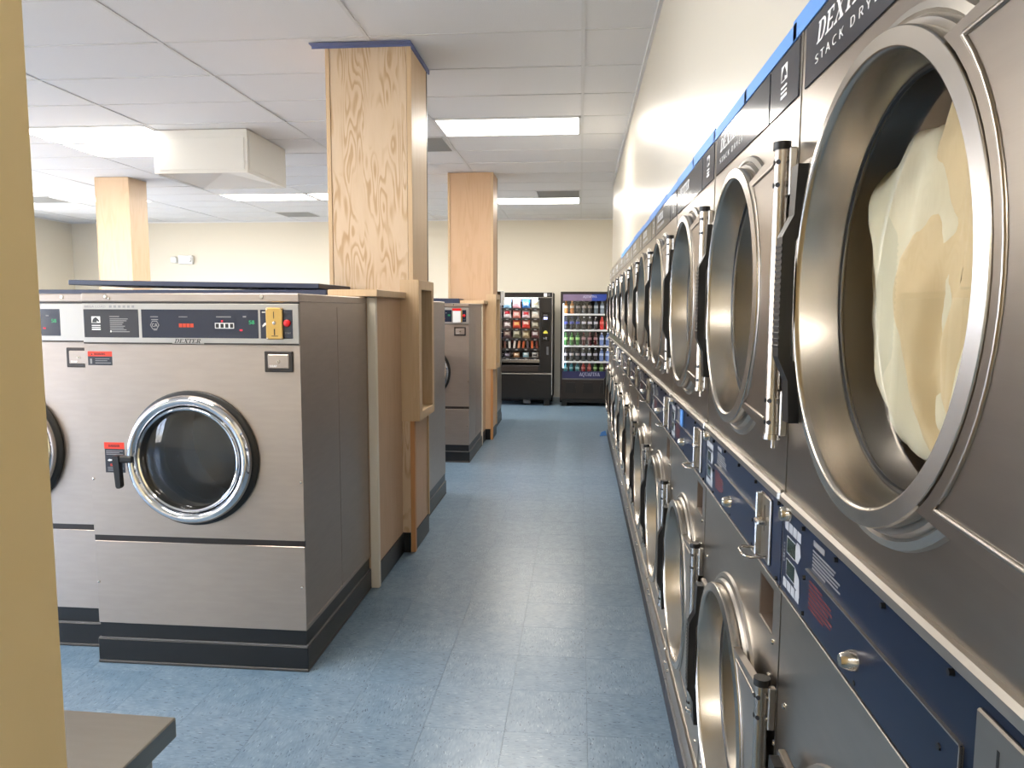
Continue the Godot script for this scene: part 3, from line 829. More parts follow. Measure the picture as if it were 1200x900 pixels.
# ------------------------------------------------------------------ washers (built facing +z, front at z = 0)
const WW := 0.47
const WD := 0.965
func make_washer(label: String, at: Vector3, turn: float) -> Node3D:
	var w := thing("front_load_washer", at, turn, label, "washing machine", "stainless front-load washers")
	var g := Geo.new()
	g.box(V(-WW, 0.18, -WD), V(-WW + 0.004, 1.585, -0.012)).box(V(WW - 0.004, 0.18, -WD), V(WW, 1.585, -0.012)).box(V(-WW, 0.18, -WD), V(WW, 1.585, -WD + 0.004))
	g.box(V(-WW + 0.004, 0.18, -WD), V(WW - 0.004, 0.184, -0.012))
	g.box(V(WW, 0.185, -WD * 0.5 - 0.003), V(WW + 0.0015, 1.56, -WD * 0.5 + 0.003))      # panel joint
	g.box(V(WW, 0.185, -WD + 0.002), V(WW + 0.002, 0.2, -0.006)).box(V(WW, 0.185, -WD + 0.004), V(WW + 0.0015, 1.56, -WD + 0.014))
	put(g, "cabinet", M.steel_side, w)
	put(Geo.new().plate_hole(-WW, WW, 0.575, 1.402, Vector2(-0.005, 0.922), 0.262, -0.012, 0.0), "front_panel", M.steel, w)
	put(Geo.new().box(V(-WW - 0.001, 1.579, -WD), V(WW + 0.003, 1.615, 0.006), 0.004), "lid", M.steel, w)
	put(Geo.new().box(V(-WW, 1.5715, -0.01), V(WW, 1.5795, 0.0005)), "lid_joint", M.groove, w)
	put(Geo.new().box(V(-WW, 1.405, -0.012), V(WW, 1.572, 0.004), 0.002), "control_strip", M.strip, w)
	g = Geo.new().box(V(-WW + 0.002, 1.4035, 0.0), V(-0.078, 1.4095, 0.0046)).box(V(0.062, 1.4035, 0.0), V(WW - 0.002, 1.4095, 0.0046))
	put(g, "groove_line", M.groove, w)
	var z := 0.0041
	# three dark panels
	var p1 := put(Geo.new().box(V(-0.463, 1.430, 0.002), V(-0.221, 1.548, z + 0.001), 0.001), "instruction_panel", M.plate, w)
	var p2 := put(Geo.new().box(V(-0.208, 1.430, 0.002), V(0.298, 1.548, z + 0.001), 0.001), "control_panel", M.plate_navy, w)
	var p3 := put(Geo.new().box(V(0.307, 1.430, 0.002), V(0.444, 1.548, z + 0.001), 0.001), "coin_panel", M.plate_navy, w)
	z += 0.001
	g = Geo.new()
	horse(g, -0.4085, 1.4895, 0.046, z, true)
	put(g, "emblem", M.ink_white, p1)
	g = Geo.new()
	horse(g, -0.4085, 1.4895, 0.046, z, false)
	put(g, "emblem_head", M.plate, p1)
	g = Geo.new().box(V(-0.348, 1.516, z), V(-0.305, 1.5195, z + 0.0004))
	for k in 8: g.box(V(-0.347, 1.506 - k * 0.0076, z), V(-0.347 + [0.08, 0.074, 0.06, 0.055, 0.066, 0.06, 0.072, 0.086][k], 1.5095 - k * 0.0076, z + 0.0004))
	put(g, "print", M.ink_grey, p1)
	put(Geo.new().box(V(-0.347, 1.452, z), V(-0.341, 1.459, z + 0.0005)), "print_mark", M.ink_white, p1)
	g = Geo.new().box(V(-0.168, 1.516, z), V(-0.134, 1.519, z + 0.0004)).box(V(-0.044, 1.516, z), V(-0.006, 1.519, z + 0.0004)).box(V(0.118, 1.516, z), V(0.182, 1.520, z + 0.0004)).box(V(0.233, 1.516, z), V(0.247, 1.522, z + 0.0004))
	g.box(V(-0.164, 1.504, z), V(-0.134, 1.507, z + 0.0004)).box(V(-0.156, 1.461, z), V(-0.140, 1.4635, z + 0.0004))
	g.lathe([Vector2(0.020, z), Vector2(0.020, z + 0.0004), Vector2(0.017, z + 0.0004)], V(-0.150, 1.483, 0), 6)
	g.text("CA", Rect2(-0.162, 1.476, 0.024, 0.014), z, false, true)
	put(g, "print", M.ink_grey, p2)
	g = Geo.new()
	for k in 4: g.box(V(-0.044 + k * 0.0165, 1.474, z), V(-0.030 + k * 0.0165, 1.490, z + 0.0006))
	put(g, "led_digits", M.led_amber, p2)
	put(Geo.new().box(V(0.112, 1.470, z), V(0.194, 1.493, z + 0.0004)), "selector_field", M.ink_white, p2)
	g = Geo.new()
	for k in 4: g.box(V(0.1155 + k * 0.0205, 1.473, z + 0.0003), V(0.1295 + k * 0.0205, 1.490, z + 0.0014), 0.0004)
	put(g, "selector_button", M.ink_black, p2)
	put(Geo.new().text("58", Rect2(0.258, 1.488, 0.024, 0.016), z, false, true), "led_time", M.led_green, p2)
	g = Geo.new().box(V(0.218, 1.460, z), V(0.230, 1.467, z + 0.0006)).box(V(0.139, 1.497, z), V(0.147, 1.504, z + 0.0006))
	put(g, "led_lamp", M.led_red, p2)
	# brass coin chute and red button
	put(Geo.new().box(V(0.335, 1.427, z), V(0.405, 1.556, z + 0.012), 0.003), "coin_plate", M.brass, p3)
	g = Geo.new().box(V(0.368, 1.512, z + 0.011), V(0.371, 1.540, z + 0.0126)).box(V(0.369, 1.444, z + 0.011), V(0.374, 1.470, z + 0.0126)).box(V(0.358, 1.439, z + 0.011), V(0.386, 1.442, z + 0.0126))
	put(g, "coin_slot", M.ink_black, p3)
	g = Geo.new().lathe([Vector2(0.008, z + 0.012), Vector2(0.007, z + 0.017), Vector2(0.0, z + 0.018)], V(0.371, 1.494, 0), 12)
	for q in [[0.341, 1.551], [0.399, 1.551], [0.341, 1.432], [0.399, 1.432]]: g.lathe([Vector2(0.0035, z + 0.011), Vector2(0.003, z + 0.0135), Vector2(0.0, z + 0.0135)], V(q[0], q[1], 0), 8)
	put(g, "coin_plate_screw", M.chrome_soft, p3)
	put(Geo.new().lathe([Vector2(0.015, z), Vector2(0.0145, z + 0.006), Vector2(0.010, z + 0.009), Vector2(0.0, z + 0.0095)], V(0.4215, 1.493, 0), 20), "start_button", M.button_red, p3)
	put(Geo.new().box(V(0.315, 1.536, z), V(0.330, 1.5395, z + 0.0004)).prism(PackedVector2Array([Vector2(0.316, 1.476), Vector2(0.334, 1.488), Vector2(0.334, 1.496), Vector2(0.325, 1.494), Vector2(0.316, 1.484)]), z, z + 0.0005), "print", M.ink_white, p3)
	put(Geo.new().text("START", Rect2(0.411, 1.449, 0.026, 0.007), z, false, false), "button_lettering", M.ink_grey, p3)
	put(Geo.new().text("DEXTER", Rect2(-0.068, 1.4085, 0.119, 0.0175), 0.0042, true, true, 0.35), "maker_lettering", M.ink_black, w)
	g = Geo.new().text("MEGA", Rect2(-0.458, 1.5545, 0.043, 0.0095), 0.0042, false, true)
	put(g, "model_lettering", M.ink_grey, w)
	g = Geo.new().text("LOAD", Rect2(-0.408, 1.5545, 0.044, 0.0095), 0.0042, false, false)
	for k in 6: g.box(V(-0.348 + k * 0.020, 1.5545, 0.004), V(-0.3365 + k * 0.020, 1.564, 0.0045))
	put(g, "model_print", M.ink_grey, w)
	# lid screws
	g = Geo.new()
	for x in [-0.36, 0.315]: g.lathe([Vector2(0.0095, 0.005), Vector2(0.008, 0.009), Vector2(0.0, 0.0095)], V(x, 1.601, 0), 12)
	g.lathe([Vector2(0.006, 0.005), Vector2(0.005, 0.010), Vector2(0.0, 0.010)], V(-0.345, 1.594, 0), 8)
	for q in [[-0.459, 0.822], [0.461, 0.828], [-0.459, 0.365], [0.454, 0.373]]: g.lathe([Vector2(0.006, -0.001), Vector2(0.005, 0.004), Vector2(0.0, 0.005)], V(q[0], q[1], 0), 10)
	put(g, "screw", M.chrome_soft, w)
	# detergent box
	var db := put(Geo.new().box(V(0.320, 1.291, -0.001), V(0.441, 1.378, 0.008), 0.003), "dispenser_frame", M.groove, w)
	put(Geo.new().box(V(0.336, 1.306, 0.006), V(0.427, 1.365, 0.013), 0.004), "dispenser_flap", M.steel, db)
	put(Geo.new().lathe([Vector2(0.008, 0.012), Vector2(0.0065, 0.016), Vector2(0.0035, 0.016), Vector2(0.0025, 0.013), Vector2(0.0, 0.013)], V(0.383, 1.335, 0), 12), "dispenser_lock", M.chrome_soft, db)
	put(Geo.new().text("SOAP", Rect2(0.345, 1.312, 0.03, 0.009), 0.0131, false, true), "dispenser_lettering", M.ink_white, db)
	# warning stickers
	var s1 := put(Geo.new().box(V(-0.456, 1.312, 0.0), V(-0.348, 1.350, 0.0006)), "warning_label", M.sticker_dark, w)
	put(Geo.new().box(V(-0.456, 1.350, 0.0), V(-0.348, 1.371, 0.0006)), "warning_heading", M.sticker_red, s1)
	g = Geo.new().box(V(-0.424, 1.338, 0.0006), V(-0.360, 1.3405, 0.0009)).box(V(-0.424, 1.330, 0.0006), V(-0.37, 1.3325, 0.0009)).box(V(-0.424, 1.320, 0.0006), V(-0.354, 1.3235, 0.0009)).box(V(-0.447, 1.318, 0.0006), V(-0.438, 1.340, 0.0009))
	put(g, "warning_print", M.ink_grey, s1)
	put(Geo.new().text("WARNING", Rect2(-0.428, 1.355, 0.05, 0.010), 0.0006, false, true).prism(PackedVector2Array([Vector2(-0.442, 1.355), Vector2(-0.433, 1.355), Vector2(-0.4375, 1.364)]), 0.0006, 0.0009), "warning_lettering", M.ink_black, s1)
	var s2 := put(Geo.new().box(V(-0.402, 0.851, 0.0), V(-0.313, 0.954, 0.0006)), "door_label", M.sticker_dark, w)
	put(Geo.new().box(V(-0.404, 0.954, 0.0), V(-0.314, 0.982, 0.0006)), "door_label_heading", M.sticker_red, s2)
	g = Geo.new()
	for k in 3: g.box(V(-0.396, 0.943 - k * 0.0072, 0.0006), V(-0.396 + [0.075, 0.06, 0.076][k], 0.9465 - k * 0.0072, 0.0009))
	for k in 3: g.box(V(-0.392, 0.872 - k * 0.0066, 0.0006), V(-0.392 + [0.07, 0.072, 0.045][k], 0.8745 - k * 0.0066, 0.0009))
	put(g, "door_label_print", M.ink_grey, s2)
	g = Geo.new().prism(PackedVector2Array([Vector2(-0.392, 0.904), Vector2(-0.384, 0.900), Vector2(-0.370, 0.903), Vector2(-0.370, 0.908), Vector2(-0.384, 0.910)]), 0.0006, 0.0009).box(V(-0.338, 0.895, 0.0006), V(-0.332, 0.918, 0.0009)).box(V(-0.343, 0.913, 0.0006), V(-0.338, 0.917, 0.0009))
	put(g, "door_label_pictogram", M.ink_white, s2)
	put(Geo.new().text("STOP", Rect2(-0.380, 0.879, 0.05, 0.010), 0.0006, false, true), "door_label_lettering", M.sticker_red, s2)
	put(Geo.new().text("DANGER", Rect2(-0.384, 0.962, 0.05, 0.010), 0.0006, false, true), "door_heading_lettering", M.ink_black, s2)
	# door
	var c := V(-0.005, 0.922, 0)
	put(Geo.new().lathe([Vector2(0.288, 0.0), Vector2(0.288, 0.012), Vector2(0.280, 0.018), Vector2(0.262, 0.018), Vector2(0.262, -0.012)], c, 72), "door_gasket", M.black, w)
	var prof := [Vector2(0.262, 0.010), Vector2(0.271, 0.016)]
	for k in 15:
		var a := PI * k / 14.0
		prof.append(Vector2(0.2495 + 0.0225 * cos(a), 0.036 + 0.028 * sin(a)))
	prof.append_array([Vector2(0.225, 0.044), Vector2(0.222, 0.052), Vector2(0.217, 0.055), Vector2(0.211, 0.052), Vector2(0.207, 0.040), Vector2(0.206, 0.010)])
	var door := put(Geo.new().lathe(prof, c, 96), "door", M.chrome, w)
	# glass bowl, its back darkened in place of shade in the drum
	var bowl := Geo.new().lathe([Vector2(0.207, 0.030), Vector2(0.17, 0.038), Vector2(0.12, 0.044), Vector2(0.06, 0.047), Vector2(0.0, 0.048)], c, 64)
	put(bowl, "glass", M.glass, door)
	put(Geo.new().lathe([Vector2(0.207, 0.012), Vector2(0.190, -0.035), Vector2(0.178, -0.09), Vector2(0.168, -0.12), Vector2(0.150, -0.14), Vector2(0.0, -0.150)], c, 64), "glass_bowl", M.glass_shade, door)
	# lever handle
	g = Geo.new().box(V(-0.318, 0.908, 0.045), V(-0.238, 0.938, 0.072), 0.006)
	g.prism(PackedVector2Array([Vector2(-0.322, 0.938), Vector2(-0.294, 0.938), Vector2(-0.290, 0.808), Vector2(-0.296, 0.800), Vector2(-0.307, 0.800), Vector2(-0.312, 0.808)]), 0.050, 0.076)
	put(g, "handle", M.black, door)
	put(Geo.new().box(V(-0.245, 0.86, 0.040), V(-0.238, 0.935, 0.060), 0.003), "latch", M.black, door)
	# drum
	var dr := Geo.new().lathe([Vector2(0.262, -0.012), Vector2(0.255, -0.06), Vector2(0.215, -0.07), Vector2(0.205, -0.10), Vector2(0.225, -0.16), Vector2(0.33, -0.18), Vector2(0.33, -0.60), Vector2(0.0, -0.62)], c, 56)
	put(dr, "drum", M.drum_dark, w)
	# lower service panel and base
	put(Geo.new().box(V(-WW, 0.548, -0.012), V(WW, 0.576, -0.003)), "panel_joint", M.groove, w)
	put(Geo.new().box(V(-WW, 0.18, -0.012), V(WW, 0.549, 0.0), 0.002), "service_panel", M.steel, w)
	g = Geo.new().box(V(-WW + 0.004, 0.112, -WD + 0.004), V(WW - 0.004, 0.18, -0.004)).box(V(-WW - 0.004, 0.012, -WD), V(WW + 0.006, 0.112, 0.008), 0.004)
	put(g, "base", M.rubber, w)
	g = Geo.new().box(V(-WW - 0.003, 0.1115, -WD), V(WW + 0.004, 0.1145, 0.006), 0.001)
	put(g, "base_edge", M.base_edge, w)
	put(Geo.new().box(V(-WW - 0.005, 0.0, -WD), V(WW + 0.007, 0.013, 0.010), 0.003), "base_caulk", M.caulk, w)
	return w
func build_islands() -> void:
	M.drum_dark = M.steel_drum
	M.caulk = mat(Color(0.25, 0.24, 0.23), 0.5)
	var a := make_washer("nearest stainless front-load washer at the aisle corner, fully in view", V(-1.617, 0, -2.965), 0)
	var other := copy(a, V(-2.588, 0, -3.105), 0, "stainless washer left of the nearest one, cut off by yellow wall")
	var cp := other.get_node("coin_panel")      # this one is paid for elsewhere: plain strip in place of the coin chute
	other.remove_child(cp)
	cp.free()
	copy(a, V(-1.585, 0, -6.095), PI, "washer behind the near plywood column, only its steel side showing")
	copy(a, V(-1.577, 0, -7.39), 0, "second-row washer facing the viewer with a paper tag on its panel")
	copy(a, V(-1.562, 0, -10.38), PI, "farthest washer, a sliver of steel side past the back column")
	# plumbing chases between the back-to-back washers, ending in plywood half walls
	for k in 2:
		var z0: float = [-3.937, -8.362][k]
		var z1: float = [-5.12, -9.41][k]
		var zc: float = [-4.56, -8.74][k]      # front of the column that stands in the chase
		var lab: String = ["plywood half wall between the nearest washer and near column", "plywood half wall in front of the back column"][k]
		var ch := thing("half_wall", V(0, 0, 0), 0, lab, "half wall", "plumbing half walls between washer rows")
		put(Geo.new().box(V(-6.4, 0.0, z1), V(-1.13, 1.605, z0 - 0.004)), "core", M.ply_low, ch)
		put(Geo.new().box(V(-1.13, 0.128, zc), V(-1.112, 1.618, z0 - 0.035), 0.001), "end_panel", M.ply_low, ch)
		put(Geo.new().box(V(-1.145, 0.0, z0 - 0.035), V(-1.098, 1.618, z0), 0.002), "edge_board", M.edge_white, ch)
		put(Geo.new().box(V(-1.345, 1.619, zc), V(-1.075, 1.657, z0 + 0.045), 0.003), "cap_board", M.pine, ch)
		put(Geo.new().box(V(-1.13, 0.0, zc), V(-1.105, 0.128, z0 - 0.035), 0.002), "base_strip", M.rubber, ch)
		put(Geo.new().box(V(-6.4, 1.62, z1 + 0.03), V(-1.36, 1.655, z0 + 0.02), 0.003), "counter_board", M.navy_top, ch)
		var rb := put(Geo.new().box(V(-0.73, 0.0, -0.3), V(0.73, 0.028, 0.3), 0.003), "loose_board", M.navy_top, ch, V([-2.16, -2.1][k], [1.674, 1.66][k], z0 - 0.36))
		rb.rotation.z = -0.014
	column("plywood_column", -1.56, -1.03, -4.56, -5.02, M.ply, true, "near plywood-clad column with bold grain and blue tape on top")
	column("plywood_column", -1.555, -1.02, -8.74, -9.18, M.ply_tan, true, "plain tan plywood-clad column farther down the aisle")
	column("plywood_column", -5.88, -5.46, -8.72, -9.10, M.ply_pale, false, "slim pale plywood column at the back left")
	# tape at the head of the near column
	var g := Geo.new().box(V(-1.64, CEIL - 0.018, -4.557), V(-1.02, CEIL - 0.004, -4.553)).box(V(-1.03, CEIL - 0.030, -5.06), V(-1.018, CEIL - 0.004, -4.553))
	g.box(V(-1.64, CEIL - 0.0060, -4.556), V(-1.02, CEIL - 0.0022, -4.50))
	var tp := put(g, "masking_tape", M.tape_dull, self)
	tag(tp, "blue masking tape round the head of the near plywood column", "tape")
	# tag on the second-row washer and a bent wire above the chase
	var pt := thing("paper_tag", V(-1.225, 1.425, -7.365), 0, "white paper tag with red heading on the second-row washer", "tag")
	put(Geo.new().box(V(-0.04, 0, 0), V(0.04, 0.115, 0.002)), "paper", M.ink_white, pt)
	put(Geo.new().box(V(-0.045, 0.115, 0), V(0.045, 0.14, 0.003)), "heading", M.button_red, pt)
	var wr := put(Geo.new().tube([V(-1.40, 1.655, -8.8), V(-1.40, 1.73, -8.8), V(-1.40, 1.70, -8.8), V(-1.28, 1.69, -8.8)], 0.006, 6), "wire_hook", M.chrome_soft, self)
	tag(wr, "thin bent wire standing on the second half wall", "hook")
	var bx := thing("change_box", V(-1.155, 1.616, -10.33), 0, "small white-framed box with black face on the farthest washer", "box")
	put(Geo.new().box(V(-0.10, 0, -0.12), V(0.10, 0.20, 0.0), 0.004), "case", M.white_box, bx)
	put(Geo.new().box(V(-0.085, 0.03, 0.0), V(0.055, 0.19, 0.004), 0.002), "face", M.black_gloss, bx)
func column(called: String, x0: float, x1: float, zf: float, zb: float, m: Material, niche: bool, label: String) -> void:
	var c := thing(called, V((x0 + x1) / 2, 0, (zf + zb) / 2), 0, label, "column", "plywood-clad columns")
	var o := -c.position
	var top := CEIL - 0.003
	if not niche:
		put(Geo.new().box(o + V(x0, 0, zf - 0.018), o + V(x1, top, zf), 0.001), "front_panel", m, c)
		put(Geo.new().box(o + V(x1 - 0.018, 0, zb), o + V(x1, top, zf - 0.018), 0.001), "side_panel", m, c)
		put(Geo.new().box(o + V(x0, 0, zb), o + V(x1 - 0.018, top, zf - 0.018)), "core", M.ply_low, c)
		put(Geo.new().box(o + V(x0 - 0.012, 0, zf - 0.02), o + V(x0, top, zf + 0.003), 0.001), "edge_strip", M.pine, c)
		return
	put(Geo.new().box(o + V(x0 + 0.028, 0, zf - 0.018), o + V(x1 - 0.03, top, zf), 0.001), "front_panel", m, c)
	put(Geo.new().box(o + V(x0, 0, zf - 0.018), o + V(x0 + 0.026, top, zf + 0.004), 0.001), "edge_strip", M.pine, c)
	put(Geo.new().box(o + V(x1 - 0.028, 1.72, zf - 0.018), o + V(x1, top, zf + 0.002), 0.001), "edge_strip", M.pine, c)
	put(Geo.new().box(o + V(x1 - 0.018, 1.72, zb + 0.02), o + V(x1, top, zf - 0.019), 0.001), "side_panel", M.pine if m == M.ply else m, c)
	put(Geo.new().box(o + V(x1 - 0.018, 0.13, zb + 0.004), o + V(x1, 1.72, zb + 0.022), 0.001), "edge_strip", M.pine, c)
	put(Geo.new().box(o + V(x1 - 0.012, 1.72, zb), o + V(x1 + 0.002, top, zb + 0.019), 0.001), "edge_strip", M.groove, c)
	put(Geo.new().box(o + V(x0, 0, zb), o + V(x1 - 0.10, top, zf - 0.019)), "core", M.ply_low, c)
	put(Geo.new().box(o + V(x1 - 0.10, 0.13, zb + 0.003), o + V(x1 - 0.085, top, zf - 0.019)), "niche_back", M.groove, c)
	# lower cladding
	put(Geo.new().box(o + V(x1 - 0.085, 0.13, zb + 0.022), o + V(x1 - 0.012, 0.845, zf - 0.045), 0.001), "lower_panel", M.ply_low, c)
	put(Geo.new().box(o + V(x1 - 0.03, 0.0, zf - 0.045), o + V(x1 - 0.002, 0.85, zf - 0.004), 0.002), "corner_board", M.pine_orange, c)
	put(Geo.new().box(o + V(x1 - 0.085, 0.0, zb + 0.005), o + V(x1 - 0.006, 0.13, zf - 0.046), 0.002), "base_strip", M.rubber, c)
	put(Geo.new().box(o + V(x0, 0.0, zf), o + V(x1 - 0.03, 0.13, zf + 0.008), 0.002), "base_strip", M.rubber, c)
	# framed niche on the aisle face
	var f := x1 + 0.035
	put(Geo.new().box(o + V(x1 - 0.085, 0.85, zf - 0.075), o + V(f, 1.735, zf + 0.003), 0.002), "niche_post", M.pine, c)
	put(Geo.new().box(o + V(x1 - 0.085, 0.85, zb - 0.01), o + V(f, 1.735, zb + 0.05), 0.002), "niche_post", M.pine, c)
	put(Geo.new().box(o + V(x1 - 0.085, 1.675, zb + 0.05), o + V(f, 1.735, zf - 0.075), 0.002), "niche_head", M.pine, c)
	put(Geo.new().box(o + V(x1 - 0.085, 0.85, zb + 0.05), o + V(f, 0.905, zf - 0.075), 0.002), "niche_sill", M.pine, c)

# ------------------------------------------------------------------ ceiling fittings, wall fittings, bench
func vent(i: int, j: int, x0: float, x1: float, label: String) -> void:
	var cz := -6.33 + (j + 0.5) * TILE_Z
	var t := thing("ceiling_vent", V((x0 + x1) / 2, CEIL, cz), 0, label, "vent", "grey ceiling vents")
	var hx := (x1 - x0) / 2 - 0.012
	var hz := TILE_Z / 2 - 0.012
	put(Geo.new().box(V(-hx, -0.004, -hz), V(hx, 0.001, -hz + 0.02)).box(V(-hx, -0.004, hz - 0.02), V(hx, 0.001, hz)).box(V(-hx, -0.004, -hz), V(-hx + 0.02, 0.001, hz)).box(V(hx - 0.02, -0.004, -hz), V(hx, 0.001, hz)), "frame", M.grid, t)
	var z := -hz + 0.035
	while z < hz - 0.03:
		put(Geo.new().box(V(-hx + 0.02, -0.007, z - 0.012), V(hx - 0.02, 0.0, z + 0.012)), "slat", M.vent_grey, t)
		z += 0.045
func build_fittings() -> void:
	for a in LIGHTS: troffer((a[0] + 0.5) * TILE_X, -6.33 + (a[1] + 0.5) * TILE_Z, a[2], LIGHT_E)
	vent(-2, -2, -1.9, -1.265, "grey vent beside the near aisle troffer, left of it")
	vent(-1, -7, -0.633, 0.0, "grey vent in front of the far aisle troffer")
	vent(-7, -7, -8.22, -7.59, "grey vent at the far left beside the back troffer")
	vent(-5, -10, -5.06, -4.43, "grey vent near the back wall beside the near column")
	# ceiling air unit
	var t := thing("ceiling_air_unit", V(-3.39, CEIL, -6.95), 0, "white boxy air unit hanging from the ceiling", "air unit")
	var h := 0.435
	var b := -0.38
	put(Geo.new().box(V(-h, b + 0.10, -h), V(h, -0.001, h), 0.003), "body", M.white_box, t)
	var g := Geo.new()
	g.box(V(-h, b, h - 0.012), V(h, b + 0.10, h), 0.002).box(V(-h, b, -h), V(h, b + 0.10, -h + 0.012), 0.002)
	g.box(V(-h, b, -h + 0.012), V(-h + 0.012, b + 0.10, h - 0.012)).box(V(h - 0.012, b, -h + 0.012), V(h, b + 0.10, h - 0.012))
	put(g, "skirt", M.white_box, t)
	put(Geo.new().box(V(-h + 0.05, b + 0.03, h), V(h - 0.03, -0.075, h + 0.006), 0.002), "front_cover", M.white_box, t)
	put(Geo.new().box(V(h, b + 0.03, -h + 0.02), V(h + 0.006, -0.02, h - 0.03), 0.002), "side_cover", M.white_box, t)
	var k := h - 0.012
	var q := [V(-k, b + 0.006, k), V(k, b + 0.006, k), V(k, b + 0.006, -k), V(-k, b + 0.006, -k)]
	for i in 4:      # four sloping panels meet in a shallow hollow underneath
		g = Geo.new()
		g.tri(q[(i + 1) % 4], q[i], V(0, b + 0.085, 0))
		put(g, "hip_panel", M.white_box, t)
	# emergency light on the back wall
	var e := thing("emergency_light", V(-7.35, 2.45, -13.25), 0, "white twin emergency light on the back wall", "wall light")
	put(Geo.new().box(V(-0.02, -0.08, 0), V(0.26, 0.08, 0.07), 0.012), "case", M.white_box, e)
	put(Geo.new().box(V(-0.17, -0.06, 0), V(-0.05, 0.06, 0.07), 0.02), "lamp_head", M.white_box, e)
	put(Geo.new().lathe([Vector2(0.05, 0.07), Vector2(0.045, 0.10), Vector2(0, 0.105)], V(0.2, 0, 0), 14), "lamp_head", M.white_box, e)
	# steel bench at the bottom left
	var s := thing("steel_bench", V(-1.55, 0, -1.38), 0, "low stainless steel bench corner behind the yellow wall end", "bench")
	s.rotation.y = -0.02
	put(Geo.new().box(V(-0.52, 0.445, -0.37), V(0.515, 0.50, 0.42), 0.003), "top", M.steel_bench, s)
	put(Geo.new().box(V(-0.50, 0.37, -0.34), V(0.465, 0.445, 0.40), 0.003), "apron", M.steel_side, s)
	for x in [-0.46, 0.40]:
		for z in [-0.29, 0.33]: put(Geo.new().box(V(x, 0.0, z), V(x + 0.04, 0.37, z + 0.04), 0.003), "leg", M.steel_side, s)
	var sc := put(Geo.new().prism(PackedVector2Array([Vector2(0, 0), Vector2(0.09, 0.01), Vector2(0.07, 0.07), Vector2(0.02, 0.05)]), 0.0, 0.012), "tape_scrap", M.tape, self, V(0.26, 0.0, -9.15))
	tag(sc, "scrap of blue tape on the floor at the row's far end", "tape")

